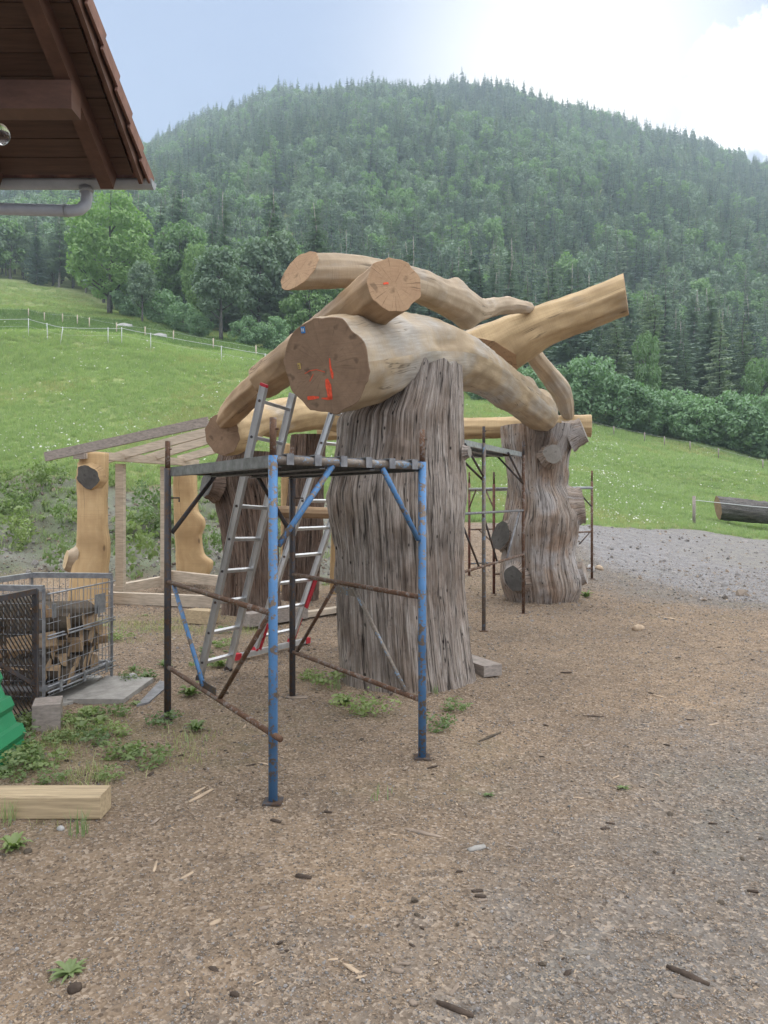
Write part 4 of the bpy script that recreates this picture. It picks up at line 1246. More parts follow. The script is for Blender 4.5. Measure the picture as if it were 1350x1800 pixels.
logF, _ = log('ridge_log', 'crooked pale ridge log across the top with oblique left cut and thin right end',
    [(-.69, 6.0, 3.46, .150), (-.27, 6.3, 3.55, .142), (.06, 6.7, 3.61, .150), (.30, 7.0, 3.646, .16), (.53, 7.5, 3.70, .17), (.74, 7.85, 3.72, .188), (.92, 8.2, 3.735, .18), (1.08, 8.5, 3.79, .135), (1.35, 8.95, 3.95, .108), (1.62, 9.35, 4.06, .10), (1.92, 9.75, 4.135, .072)],
    M['log_pale'], M['end_tan'], cut0=(-.45, -.80, .38), sides=12, seed=12, hew=.05,
    lumps=((.50, R(75), .05, .025, .5), (.60, R(-95), .06, .03, .6), (.86, R(80), .02, .02, .6)))
logG, _ = log('cross_beam', 'horizontal golden beam passing behind the knobbly right trunk',
    [(3.40, 12.15, 2.83, .185), (2.4, 12.35, 2.83, .185), (1.0, 12.7, 2.83, .18), (-.2, 13.0, 2.84, .18), (-1.15, 13.2, 2.84, .17)],
    M['log_gold'], M['end_pale'], sides=10, seed=15, hew=.025)
logH, _ = log('strut_log', 'short bent pale strut leaning from the long sawn log down to the cross beam',
    [(2.10, 10.85, 3.86, .125), (2.42, 11.2, 3.60, .14), (2.76, 11.65, 3.36, .165), (2.92, 11.95, 3.16, .145), (3.03, 12.15, 2.98, .09)],
    M['log_pale'], M['end_pale'], sides=11, seed=17, hew=.05)
logI, _ = log('lower_beam', 'end of a lower beam peeping out behind the knobbly right trunk',
    [(3.02, 12.5, 2.28, .10), (2.7, 12.52, 2.28, .10), (2.2, 12.55, 2.28, .10)], M['log_gold'], M['end_tan'], cut0=(.8, -.6, .2), sides=7, seed=18)
logJ, _ = log('cross_piece', 'short round brown log lying low between the rearmost trunk and the thick grey trunk',
    [(-1.75, 11.0, 1.44, .09), (-1.3, 11.05, 1.43, .09), (-.75, 11.1, 1.41, .09)], M['log_tan'], M['end_tan'], sides=9, seed=19)

# ------------------------------------------------------------------ steel scaffolds
def scaffold(name, label, group, posts, top, rails, deck, mats, gussets=(), r=.024):
    t = thing(name, label, 'scaffold', (*posts[0][:2], 0), group)
    for (x, y, z1, mm, r_) in posts:
        g = float(height(x, y))
        mb = MB().tube((x, y, g - .02), (x, y, z1 - .2), r_, 14); po = mb.part('post', mm, t, True)
        MB().tube((x, y, z1 - .2), (x, y, z1), r_ * .74, 12).part('spigot', mats['spigot'], po, True)
        MB().tube((x, y, z1 - .06), (x + .03, y - .012, z1 - .06), .006, 6).part('pin', mats['spigot'], po)
        MB().box((x, y, g + .004), (.05, 0, 0), (0, .05, 0), (0, 0, .004)).part('foot_plate', mats['rail'], po)
    for (a, b, mm, rr, nm) in rails:
        MB().tube(a, b, rr, 10).part(nm, mm, t, True)
    return t

Np, Rp, Lp, Bp = (-.588, 3.92), (.237, 4.59), (-1.60, 5.47), (-.747, 6.03)
mixp = lambda a, b, t: (a[0] + (b[0] - a[0]) * t, a[1] + (b[1] - a[1]) * t)
def p3(p, z): return (p[0], p[1], z)
rails = []
Bl, Bw, Sd, Sr, Gd = M['blue'], M['blue_worn'], M['steel_dark'], M['steel_rust'], M['galv_dark']
DZ = 1.825
rails += [(p3(Np, DZ - .01), p3(Rp, DZ - .01), Bw, .024, 'top_tube'), (p3(Lp, DZ - .01), p3(Bp, DZ - .01), Sd, .024, 'top_tube')]
for a, b, m0, m1 in ((Np, Rp, Bl, Bl), (Lp, Bp, Sd, Sd)):
    rails += [(p3(mixp(a, b, .03), 1.36), p3(mixp(a, b, .36), DZ - .03), m0, .017, 'corner_brace'), (p3(mixp(a, b, .97), 1.36), p3(mixp(a, b, .70), DZ - .03), m1, .017, 'corner_brace')]
rails += [(p3(mixp(Np, Lp, -.01), 1.0), p3(Lp, 1.0), Sr, .0165, 'rail'), (p3(mixp(Np, Lp, -.05), .36), p3(Lp, .37), Sr, .0165, 'rail'),
          (p3(mixp(Bp, Rp, -.02), 1.0), p3(Rp, 1.0), Sr, .0165, 'rail'), (p3(mixp(Bp, Rp, -.03), .37), p3(mixp(Bp, Rp, 1.0), .36), Sr, .0165, 'rail')]
# W braces between the two rails of each long side
rails += [(p3(mixp(Lp, Np, .08), .985), p3(mixp(Lp, Np, .42), .39), Bl, .0145, 'brace'), (p3(mixp(Np, Lp, .03), .985), p3(mixp(Np, Lp, .42), .38), Sr, .0145, 'brace'),
          (p3(mixp(Bp, Rp, .40), .985), p3(mixp(Bp, Rp, .05), .39), Sr, .0145, 'brace'), (p3(mixp(Bp, Rp, .54), .985), p3(mixp(Bp, Rp, .90), .38), Bw, .0145, 'brace')]
sc1 = scaffold('scaffold', 'near blue scaffold with steel deck standing in front of the thickest grey trunk', 'scaffolds round the log frame',
    [(*Np, 2.04, M['blue'], .025), (*Rp, 2.04, M['blue'], .025), (*Lp, 2.04, Sd, .0255), (*Bp, 2.04, Sd, .0255)], DZ, rails, None, {'spigot': Sr, 'rail': Sd})
MB().beam(p3(mixp(Bp, Rp, .39), .945), p3(mixp(Bp, Rp, .55), .945), .006, .05).part('gusset_plate', Bw, sc1)
MB().beam(p3(mixp(Lp, Np, .38), .40), p3(mixp(Lp, Np, .54), .40), .006, .05).part('gusset_plate', Sd, sc1)
for (a, b, t_, z_) in ((Lp, Np, 0, 1.62), (Bp, Rp, 0, 1.62)):
    MB().path([p3(a, z_), (a[0] + .09, a[1] - .02, z_), (a[0] + .09, a[1] - .02, z_ - .03)], .006, 6).part('catch', Sd, sc1)
def deck(parent, a0, a1, b0, b1, z, n, mat, hookmat, th=.055):
    """n steel planks hooked over tubes a0-a1 and b0-b1"""
    for k in range(n):
        u0, u1 = (k + .05) / n, (k + .97) / n
        um = (u0 + u1) / 2
        A_, B_ = Vector(p3(mixp(a0, a1, um), z)), Vector(p3(mixp(b0, b1, um), z))
        sd = Vector(p3(mixp(a0, a1, u1), z)) - Vector(p3(mixp(a0, a1, u0), z)); w = sd.length; sd.normalize()
        ln = (B_ - A_); half = ln / 2 * .985; c = (A_ + B_) / 2
        mb = MB()
        mb.box(c + Vector((0, 0, .0)), half, sd * w / 2, Vector((0, 0, .003)))
        for sg in (-1, 1):
            mb.box(c + sd * sg * (w / 2 - .003) + Vector((0, 0, -th / 2 - .004)), half, sd * .003, Vector((0, 0, th / 2)))
            mb.box(c + sd * sg * (w / 2 - .02) + Vector((0, 0, -th - .007)), half, sd * .018, Vector((0, 0, .0025)))
            mb.box(c + sd * sg * (w / 6) + Vector((0, 0, -.012)), half, sd * .006, Vector((0, 0, .008)))
        pl = mb.part('deck_plank', mat, parent)
        d = ln.normalized()
        for e, s_ in ((A_, -1), (B_, 1)):
            for hs in (-.55, .55):
                hb = MB(); hc = e + sd * hs * w / 2
                hb.box(hc + Vector((0, 0, .006)), sd * .022, d * .032, Vector((0, 0, .003)))
                hb.box(hc + d * s_ * .030 + Vector((0, 0, -.022)), sd * .022, d * .003, Vector((0, 0, .03)))
                hb.part('hook', hookmat, pl)
deck(sc1, Np, Rp, Lp, Bp, DZ + .018, 3, M['galv_dark'], M['galv_dark'])

a2, b2, e2 = (1.21, 8.97), (1.99, 10.56), (.62, 7.75)
v2 = Vector((b2[0] - a2[0], b2[1] - a2[1], 0)).normalized(); s2 = Vector((-v2.y, v2.x, 0))
Pm = lambda p, k: (p[0] + s2.x * k, p[1] + s2.y * k)
a2b, b2b, e2b = Pm(a2, .95), Pm(b2, .95), Pm(e2, .95)
rails = [(p3(e2, 1.45), p3(b2, 1.46), M['galv_dark'], .016, 'rail'), (p3(e2, .79), p3(b2, .83), Sr, .016, 'rail'),
         (p3(mixp(e2, b2, .42), 1.44), p3(mixp(e2, b2, .60), .83), Sd, .013, 'brace'), (p3(mixp(e2, b2, .93), 1.44), p3(mixp(e2, b2, .74), .84), M['galv_dark'], .013, 'brace'),
         (p3(mixp(e2, b2, .15), 1.44), p3(mixp(e2, b2, .37), .82), Sd, .013, 'brace'),
         (p3(e2b, 2.24), p3(e2, 2.24), Sd, .022, 'top_tube'), (p3(b2b, 2.26), p3(b2, 2.26), Sd, .022, 'top_tube'),
         (p3(b2, 1.84), p3(mixp(b2, b2b, .4), 2.24), Sd, .015, 'corner_brace'), (p3(mixp(b2, a2, 0), 1.84), p3(mixp(b2, a2, .42), 2.24), Sd, .015, 'corner_brace'),
         (p3(a2, 1.84), p3(mixp(a2, a2b, .45), 2.24), Sd, .015, 'corner_brace'), (p3(mixp(a2, e2, .02), 1.9), p3(mixp(a2, e2, .5), 2.24), Sd, .015, 'corner_brace')]
sc2 = scaffold('scaffold', 'grey rusty scaffold with high deck between the thick grey trunk and the knobbly right trunk', 'scaffolds round the log frame',
    [(*a2, 2.5, M['blue_worn'], .024), (*b2, 2.45, M['steel_rust'], .024), (*b2b, 2.3, M['steel_red'], .024), (*e2b, 2.3, M['steel_red'], .024)], 2.26, rails, None, {'spigot': Sd, 'rail': Sr})
deck(sc2, e2, e2b, b2, b2b, 2.29, 3, M['galv'], M['galv'])
c3, d3, f3, h3 = (1.62, 14.05), (1.85, 12.45), (3.88, 13.8), (3.62, 15.2)
rails = [(p3(c3, 1.82), p3(d3, 1.80), M['galv'], .022, 'top_tube'), (p3(f3, 1.84), p3(h3, 1.84), M['galv'], .022, 'top_tube'),
         (p3(d3, 1.80), p3(f3, 1.84), M['galv'], .026, 'top_tube'), (p3(c3, 1.8), p3(h3, 1.84), M['galv'], .026, 'top_tube'),
         (p3(d3, 1.02), p3(f3, 1.02), Sr, .016, 'rail'), (p3(d3, .36), p3(f3, .34), Sr, .016, 'rail'), (p3(c3, 1.05), p3(h3, 1.05), Sr, .016, 'rail'), (p3(c3, .40), p3(h3, .40), Bw, .016, 'rail'),
         (p3(f3, 1.48), p3(mixp(f3, d3, .17), 1.80), Sd, .014, 'corner_brace'), (p3(c3, 1.46), p3(mixp(c3, d3, .3), 1.8), Sr, .014, 'corner_brace'), (p3(mixp(d3, c3, .03), 1.5), p3(mixp(d3, c3, .32), 1.8), Sr, .014, 'corner_brace'),
         (p3(mixp(f3, d3, .03), 1.0), p3(mixp(f3, d3, .14), .80), Sd, .013, 'brace'), (p3(mixp(c3, h3, .1), 1.04), p3(mixp(c3, h3, .45), .42), Sr, .013, 'brace')]
sc3 = scaffold('scaffold', 'far rusty-red scaffold standing behind the knobbly right trunk', 'scaffolds round the log frame',
    [(*c3, 2.14, M['steel_red'], .024), (*d3, 2.08, M['steel_red'], .024), (*f3, 2.16, M['steel_rust'], .024), (*h3, 2.1, M['steel_rust'], .024)], 1.8, rails, None, {'spigot': Sr, 'rail': Sr})

# ------------------------------------------------------------------ ladders
def ladder(name, label, lb, rb, lt, rt, n, first, last, w=.024, dpt=.062):
    lb, rb, lt, rt = map(Vector, (lb, rb, lt, rt))
    t = thing(name, label, 'ladder', (*((lb + rb) / 2)[:2], 0), 'aluminium ladders leaning at the frame')
    across = (rb - lb).normalized(); along = (lt - lb).normalized(); nrm = across.cross(along).normalized()
    for a, b, s_ in ((lb, lt, 1), (rb, rt, -1)):
        mb = MB().box((a + b) / 2, (b - a) / 2, across * w / 2, nrm * dpt / 2)
        for sg in (-1, 1): mb.box((a + b) / 2 + nrm * sg * (dpt / 2 - .004), (b - a) / 2 * .999, across * (w / 2 + .006), nrm * .0035)
        rl = mb.part('rail', M['alu'], t)
        MB().box(a - along * .02, across * (w / 2 + .004), nrm * (dpt / 2 + .004), along * .03).part('foot', M['red'] if name == 'stabilised_ladder' else M['steel_dark'], rl)
        MB().box(b + along * .008, across * (w / 2 + .002), nrm * (dpt / 2 + .002), along * .012).part('end_cap', M['red'] if s_ == 1 and name == 'ladder' else M['alu'], rl)
        hb = MB()
        for k in range(n):
            u = first + (last - first) * k / (n - 1)
            p = a + (b - a) * u + nrm * 0
            hb.tube(p - across * s_ * (w / 2 + .002) , p - across * s_ * (w / 2 + .007), .012, 8)
        hb.part('rung_rivet', M['steel_dark'], rl)
    for k in range(n):
        u = first + (last - first) * k / (n - 1)
        a, b = lb + (lt - lb) * u, rb + (rt - rb) * u
        MB().box((a + b) / 2, (b - a) / 2 * .97, nrm * .016, along * .013).part('rung', M['alu'], t)
    return t, along, across, nrm
lad1 = ladder('ladder', 'nearer aluminium ladder leaning on the blue scaffold, left of its near post',
    (-1.64, 6.6, .03), (-1.455, 6.93, .03), (-.945, 5.82, 2.50), (-.76, 6.15, 2.47), 9, .055, .955)
lad2, al, ac, nr = ladder('stabilised_ladder', 'aluminium ladder on a wide red-tipped foot bar, leaning against the big arched log',
    (-1.31, 7.53, .10), (-1.0, 7.96, .10), (-.455, 6.94, 2.52), (-.145, 7.37, 2.52), 9, .05, .96)
s0, s1 = Vector((-1.436, 7.35, .055)), Vector((-.878, 8.15, .055))
bar = MB().beam(s0, s1, .05, .05).part('stabiliser_bar', M['alu'], lad2)
for p, d in ((s0, -1), (s1, 1)):
    MB().beam(p, p + (s1 - s0).normalized() * d * .07, .06, .062).part('end_cap', M['red'], bar)
for u in (.28, .80):
    p = s0.lerp(s1, u)
    MB().beam(p + Vector((0, 0, .02)), p + al * .30 + Vector((0, 0, .02)), .012, .05).part('bracket', M['red'], bar)
lp = Vector((-1.0, 7.96, .10)) + al * .42
MB().beam(lp + nr * .045, lp + nr * .045 + al * .36, .02, .05).part('red_strip', M['red'], lad2)

# ------------------------------------------------------------------ lean-to frame at the left
shed = thing('shed_frame', 'open sawn timber shed frame with sloping boards left of the trunks', 'shed frame', (-3.9, 11.8, 0))
def bm(name, a, b, w, h, mat, par=shed, up=(0, 0, 1)): return MB().beam(a, b, w, h, up).part(name, mat, par)
RA = [((80, 803, 10.55), (366, 741, 10.1)), ((188, 807, 11.7), (372, 757, 11.2)), ((258, 806, 12.3), (384, 768, 11.9)), ((314, 808, 12.9), (400, 784, 12.5))]
for k, (a, b) in enumerate(RA):
    bm('roof_board', at(*a), at(*b), .05, .13, M['plank_grey'] if k == 0 else M['plank'])
bm('plate_beam', at(142, 799, 10.9), at(345, 814, 13.2), .13, .12, M['plank'])
bm('stud', (wx(212, 11.75), 11.75, .10), (wx(212, 11.75), 11.75, 2.18), .125, .125, M['plank'], up=(0, 1, 0))
bm('stud', (wx(290, 12.6), 12.6, .12), (wx(290, 12.6), 12.6, 2.18), .125, .125, M['plank'], up=(0, 1, 0))
bm('sill_beam', (-4.35, 11.55, .09), (-2.28, 11.0, .09), .13, .17, M['plank'])
bm('sill_beam', (-4.3, 11.75, .18), (-3.72, 12.75, .24), .12, .15, M['plank'])
bm('sill_beam', (-3.72, 12.75, .32), (-2.5, 12.0, .28), .12, .16, M['plank'])

def carved(name, label, prof, depth, thick, seed, top_block=None):
    """carved plank-like post: outline (photo Y, left X, right X) with real thickness and rounded edges"""
    rows = sorted([(CAM_H + (880 - Y) / 1300 * depth, wx(a, depth), wx(b, depth)) for Y, a, b in prof])
    zs = np.linspace(rows[0][0], rows[-1][0], 70); rz = [q[0] for q in rows]
    L = np.interp(zs, rz, [q[1] for q in rows]); Rr = np.interp(zs, rz, [q[2] for q in rows])
    ker = np.array([1, 2, 3, 2, 1]) / 9
    L, Rr = [np.convolve(np.pad(a, 2, mode='edge'), ker, 'valid') for a in (L, Rr)]
    nt = 28; th = np.linspace(0, 2 * math.pi, nt, endpoint=False)
    T, Z = np.meshgrid(th, zs)
    c, s = np.cos(T), np.sin(T)
    sq = lambda v: np.sign(v) * np.abs(v) ** .55
    hw = ((Rr - L) / 2)[:, None]; cx = ((Rr + L) / 2)[:, None]
    w = 1 + .03 * fbm(P3(c * 1.5, s * 1.5, Z * 1.5), seed, 3)
    V = P3(cx + hw * sq(c) * w, depth + thick / 2 * sq(s) * w, Z).reshape(-1, 3)
    n = len(zs)
    i = (np.arange(n - 1)[:, None] * nt + np.arange(nt)[None]).ravel(); j = (np.arange(n - 1)[:, None] * nt + ((np.arange(nt) + 1) % nt)[None]).ravel()
    F = [tuple(q) for q in np.stack([i, j, j + nt, i + nt], -1)] + [tuple(range(nt - 1, -1, -1)), tuple(range((n - 1) * nt, n * nt))]
    t = thing(name, label, 'carved post', (float(cx[0, 0]), depth, rows[0][0]), 'carved golden posts')
    part('post', V, F, M['carved'], t, np.stack([T * .16, Z], -1).reshape(-1, 2), True)
    return t
P1 = carved('carved_post', 'golden carved post with a grey knot at its top, under the sloping boards',
    [(796, 146, 188), (830, 138, 188), (860, 138, 187), (880, 140, 186), (930, 139, 187), (950, 138, 191), (975, 137, 191), (1000, 128, 188), (1040, 124, 187), (1078, 122, 188)], 11.1, .34, 3)
stub(P1, at(160, 838, 10.98), (-.15, -1, -.12), .17, .09, M['carved'], M['end_dark'], 31, 'knot', .165, 1.15)
stub(P1, at(130, 985, 11.1), (-.75, -.55, .1), .12, .12, M['log_pale'], M['end_pale'], 32, 'knot', .10, 1.7)
MB().beam(at(138, 798, 10.85), at(158, 796, 11.2), .17, .15).part('beam_end', M['plank_grey'], P1)
P2 = carved('carved_post', 'golden carved post with bulging wavy right edge, standing behind the low frame',
    [(826, 307, 345), (860, 305, 346), (900, 307, 348), (912, 307, 360), (925, 307, 361), (940, 308, 354), (960, 310, 355), (978, 310, 360), (985, 310, 375), (1000, 311, 373), (1012, 311, 366)], 13.0, .3, 5)
P3_ = carved('carved_post', 'narrow golden post between the ladders and the thick grey trunk',
    [(905, 580, 598), (930, 583, 600), (970, 581, 602), (1010, 580, 602), (1050, 580, 602)], 12.6, .2, 6)
P4_ = carved('carved_post', 'short golden post rising behind the near blue post above the round cross log',
    [(780, 496, 510), (830, 495, 509), (892, 494, 510), (960, 494, 510), (1040, 494, 510)], 12.3, .2, 8)
# planks lying at the foot of the trunks
MB().beam((-1.22, 9.9, .05), (-.62, 10.6, .05), .14, .07).solo('ground_plank', M['plank'], 'pale plank on the sand between the ladders and the thick grey trunk', 'plank', 'planks on the sand')
MB().beam((-1.75, 9.3, .10), (-1.1, 10.0, .10), .22, .16).solo('ground_plank', M['plank_grey'], 'brown thick offcut at the foot of the ladder, in front of the rearmost trunk', 'plank', 'planks on the sand')
MB().beam((-2.55, 9.75, .09), (-2.2, 9.6, .09), .22, .17).solo('ground_plank', M['timber'], 'short yellow offcut at the left foot of the reddish-brown trunk', 'plank', 'planks on the sand')
tb = MB().beam((.99, 6.72, .055), (.45, 7.75, .055), .20, .10)
tb.solo('grey_timber', M['plank_grey'], 'weathered grey timber sticking out behind the foot of the thickest trunk', 'timber')
# big square timber at the lower left
def bev_beam(name, label, cat, a, b, w, h, mat, r=.008):
    a, b = Vector(a), Vector(b); d = (b - a).normalized(); sd = d.cross(Vector((0, 0, 1))).normalized(); u = Vector((0, 0, 1))
    sec = []
    for sx, sz in ((1, 1), (-1, 1), (-1, -1), (1, -1)):
        c_ = (sx * w / 2, sz * h / 2)
        pr = [(c_[0] - sx * r, c_[1]), (c_[0], c_[1] - sz * r)]
        sec += pr if sx * sz < 0 else pr[::-1]
    sec = sec[::-1]
    V = []; 
    L_ = 24
    rr = random.Random(4)
    for k in range(L_ + 1):
        for x, z in sec:
            V.append(a + (b - a) * k / L_ + sd * x * (1 + rr.uniform(-.008, .008)) + u * z * (1 + rr.uniform(-.012, .012)))
    n = len(sec)
    F = [(k * n + i, k * n + (i + 1) % n, (k + 1) * n + (i + 1) % n, (k + 1) * n + i) for k in range(L_) for i in range(n)]
    F += [tuple(range(n - 1, -1, -1)), tuple(range(L_ * n, L_ * n + n))]
    return solo(name, V, F, mat, label, cat)
bev_beam('square_timber', 'thick pale square timber lying on the ground at the lower left edge', 'timber', (-3.3, 3.76, .062), (-1.42, 3.775, .062), .155, .118, M['timber'])
blk = MB().box((-2.36, 5.19, .10), (.085, .03, 0), (-.04, .11, 0), (0, 0, .095)).solo('timber_block', M['plank_grey'], 'small square offcut block at the foot of the dark mesh panel', 'block')

# ------------------------------------------------------------------ mesh cage with firewood, mesh panel, green sheet, slabs
FL, FR, BR, BL = (-2.60, 5.65), (-2.43, 6.60), (-3.17, 6.66), (-3.36, 5.72)
cage = thing('wire_cage', 'galvanised wire mesh pallet cage filled with split firewood', 'wire cage', (-2.9, 6.15, 0))
Z0, Z1 = .16, .93
for p in (FL, FR, BR, BL):
    MB().beam(p3(p, .02), p3(p, Z1), .02, .02, (0, 1, 0)).part('corner_post', M['galv'], cage)
for a, b in ((FL, BL), (FR, BR), (BL, BR)):
    MB().beam(p3(a, Z1), p3(b, Z1), .04, .045).part('top_rail', M['galv'], cage)
for a, b in ((FL, FR), (FR, BR), (BR, BL), (BL, FL)):
    MB().beam(p3(a, Z0), p3(b, Z0), .03, .03).part('bottom_rail', M['galv'], cage)
def wires(a, b, z0, z1, nv, nh, r=.0024, mat='galv', name='wire_panel'):
    mb = MB()
    for k in range(nv):
        p = mixp(a, b, (k + .5) / nv); mb.tube(p3(p, z0), p3(p, z1), r, 5, caps=False)
    for k in range(nh):
        z = z0 + (z1 - z0) * k / (nh - 1); mb.tube(p3(a, z), p3(b, z), r * 1.15, 5, caps=False)
    return mb.part(name, M[mat], cage, True, 'stuff')
out = lambda a, b, k: ((a[0] + k * .03, a[1]), (b[0] + k * .03, b[1]))
wires(*out(FL, FR, .8), .10, .88, 17, 8)
wires(BL, BR, .10, .93, 14, 8); wires(FR, BR, .10, .93, 13, 8); wires(FL, BL, .10, .93, 13, 8)
for z in (.13, .175, .54, .565, .885):
    o_ = out(FL, FR, 1.1)
    MB().tube(p3(o_[0], z), p3(o_[1], z), .0065, 7).part('gate_rod', M['galv'], cage, True)
for u, w_ in ((.16, .02), (.5, .02), (.84, .02)):
    p = mixp(*out(FL, FR, 1.3), u)
    MB().box((p[0], p[1], .15), (.004, .0, 0), (0, .018, 0), (0, 0, .045)).part('hinge_clip', M['galv'], cage)
p = mixp(*out(FL, FR, 1.5), .72)
sp = MB().box((p[0], p[1], .72), (.003, -.001, 0), (.016, .07, 0), (0, 0, .082)).part('sign_plate', M['galv'], cage)
MB().box((p[0] + .006, p[1] - .035, .66), (.004, 0, 0), (.002, .012, 0), (.0, .0, .05)).part('latch', M['galv'], sp)
p = mixp(*out(FL, FR, 1.5), .06)
MB().box((p[0], p[1], .75), (.004, 0, 0), (.004, .022, 0), (0, 0, .055)).part('latch_plate', M['galv'], cage)
MB().box(((FL[0] + BR[0]) / 2, (FL[1] + BR[1]) / 2, .135), (.36, .0, 0), (.08, .46, 0), (0, 0, .012)).part('floor_board', M['plank_grey'], cage)
# firewood: wedges with bark on the round side
def split_log(L, r, a0, a1, seed):
    rr = random.Random(seed); n = 6
    pts = [(0.0, 0.0)] + [(r * math.cos(a0 + (a1 - a0) * k / n) * rr.uniform(.93, 1.07), r * math.sin(a0 + (a1 - a0) * k / n) * rr.uniform(.93, 1.07)) for k in range(n + 1)]
    m = len(pts); cxm = sum(q[0] for q in pts) / m; cym = sum(q[1] for q in pts) / m
    V = []; rows = 4
    for e in range(rows + 1):
        for x, y in pts: V.append((L * (e / rows - .5), (x - cxm) * rr.uniform(.94, 1.06), (y - cym) * rr.uniform(.94, 1.06)))
    F = [(e * m + k, e * m + (k + 1) % m, (e + 1) * m + (k + 1) % m, (e + 1) * m + k) for e in range(rows) for k in range(m)]
    mi = [1 if 0 < k < m - 1 else 0 for e in range(rows) for k in range(m)]
    F += [tuple(range(m - 1, -1, -1)), tuple(range(rows * m, rows * m + m))]; mi += [0, 0]
    return mk_mesh('split_log', V, F, [M['fire_in'], M['fire_bark']], mi=mi)
FW = [split_log(.33 + .02 * k, .10 + .012 * (k % 3), 0, (1.5, 2.1, 1.2, 2.6)[k % 4], k) for k in range(6)]
r_ = random.Random(5)
for layer in range(6):
    for i in range(5):
        z = .22 + layer * .088
        if layer >= 4 and i > 3 - (layer - 4): continue
        u, v = (i + .5 + r_.uniform(-.2, .2)) / 5, r_.uniform(.3, .7)
        for vv in ((.25, .72) if layer < 5 else (.4,)):
            pa, pb = mixp(FL, FR, .06 + .86 * u), mixp(BL, BR, .06 + .86 * u)
            pp = mixp(pa, pb, vv + r_.uniform(-.05, .05))
            o = put('firewood_log', FW[r_.randrange(6)], None, (pp[0], pp[1], z + r_.uniform(-.012, .02)))
            o.rotation_euler = (r_.uniform(0, 6.28), r_.uniform(-.12, .12), r_.uniform(-.35, .35) + (0 if layer % 2 else .08))
            tag(o, 'split firewood log with bark stacked inside the wire mesh cage', 'firewood', 'firewood logs in the wire cage')
for (u, v, z, rx, ry, rz, s, lab) in ((.55, .22, .70, .3, .10, 1.25, 1.35, 'largest split log lying slanted on top of the caged firewood'),
                                      (.30, .55, .74, 1.2, -.1, .5, 1.3, 'pale split log on the far top of the caged firewood')):
    pp = mixp(mixp(FL, FR, u), mixp(BL, BR, u), v)
    o = put('firewood_log', FW[3], None, (pp[0], pp[1], z)); o.rotation_euler = (rx, ry, rz); o.scale = (s,) * 3
    tag(o, lab, 'firewood')
# dark expanded-metal panel leaning at the cage
pa, pb = (-2.545, 5.40), (-2.67, 4.35)
panel = thing('mesh_panel', 'dark framed expanded-metal panel standing left of the wire cage', 'mesh panel', (*pa, 0))
for a, b, w_ in ((p3(pa, .02), p3(pa, .95), .035), (p3(pb, .02), p3(pb, .93), .035)):
    MB().beam(a, b, w_, .035, (0, 1, 0)).part('upright', M['steel_dark'], panel)
for z in (.06, .94): MB().beam(p3(pa, z), p3(pb, z), .03, .04).part('rail', M['steel_dark'], panel)
MB().beam(p3(pa, .25), p3(pb, .88), .012, .03).part('diagonal', M['steel_dark'], panel)
mb = MB()
nr_, nc_ = 34, 26
pv = Vector((pb[0] - pa[0], pb[1] - pa[1], 0)); pn = pv.normalized().cross(Vector((0, 0, 1)))
for rI in range(nr_):
    z = .08 + .85 * rI / nr_; hz = .85 / nr_
    for cI in range(nc_ * 2):
        u0, u1 = cI / (2 * nc_), (cI + 1) / (2 * nc_)
        za, zb = (z, z + hz) if (cI + rI) % 2 == 0 else (z + hz, z)
        A_ = Vector(p3(mixp(pa, pb, u0), za)); B_ = Vector(p3(mixp(pa, pb, u1), zb))
        w_ = Vector((0, 0, .0045))
        mb.add([A_ - w_ + pn * .003, B_ - w_ + pn * .003, B_ + w_ - pn * .003, A_ + w_ - pn * .003], [(0, 1, 2, 3)])
mb.part('expanded_mesh', M['steel_dark'], panel, kind='stuff')
# old grey corrugated sheet behind the panel
def ribbed(o, across, along, n, amp, mat, name, label, cat, trap=True, th=.002):
    o, across, along = map(Vector, (o, across, along))
    nrm = across.cross(along).normalized()
    prof = []
    for k in range(n):
        for f_, h_ in (((0, 0), (.42, 0), (.55, 1), (.87, 1)) if trap else ((0, 0), (.25, .7), (.5, 1), (.75, .7))):
            prof.append(((k + f_) / n, h_))
    prof.append((1, 0))
    V = []; m = len(prof)
    for sgn in (0, 1):
        for e in (0, 1):
            for f_, h_ in prof: V.append(o + across * f_ + along * e + nrm * (h_ * amp - th * sgn))
    F = [(k, k + 1, m + k + 1, m + k) for k in range(m - 1)] + [(2 * m + k, 3 * m + k, 3 * m + k + 1, 2 * m + k + 1) for k in range(m - 1)]
    for k in range(m - 1): F += [(k, 2 * m + k, 2 * m + k + 1, k + 1), (m + k, m + k + 1, 3 * m + k + 1, 3 * m + k)]
    F += [(0, m, 3 * m, 2 * m), (m - 1, 3 * m - 1, 4 * m - 1, 2 * m - 1)]
    return solo(name, V, F, mat, label, cat)
ribbed((-2.24, 4.66, .03), (-.52, .30, .78), (.03, -1.5, -.02), 5, .032, M['green'], 'green_sheet', 'green ribbed roofing sheet leaning at the left edge above the weeds', 'metal sheet')
def slab(name, label, px, th, mat):
    P_ = [gnd(X, Y) for X, Y in px]
    V = [p + Vector((0, 0, -.02)) for p in P_] + [p + Vector((0, 0, th)) for p in P_]; n = len(P_)
    F = [tuple(range(n, 2 * n)), tuple(range(n - 1, -1, -1))] + [(i, (i + 1) % n, n + (i + 1) % n, n + i) for i in range(n)]
    return solo(name, V, F, mat, label, 'slab', 'slabs under the wire cage')
slab('concrete_slab', 'pale concrete slab lying in front of the wire cage', [(118, 1236), (217, 1237), (270, 1198), (188, 1194)], .035, M['concrete'])
slab('concrete_slab', 'darker narrow slab right of the pale concrete slab', [(240, 1244), (262, 1238), (300, 1205), (281, 1200)], .02, M['galv_dark'])
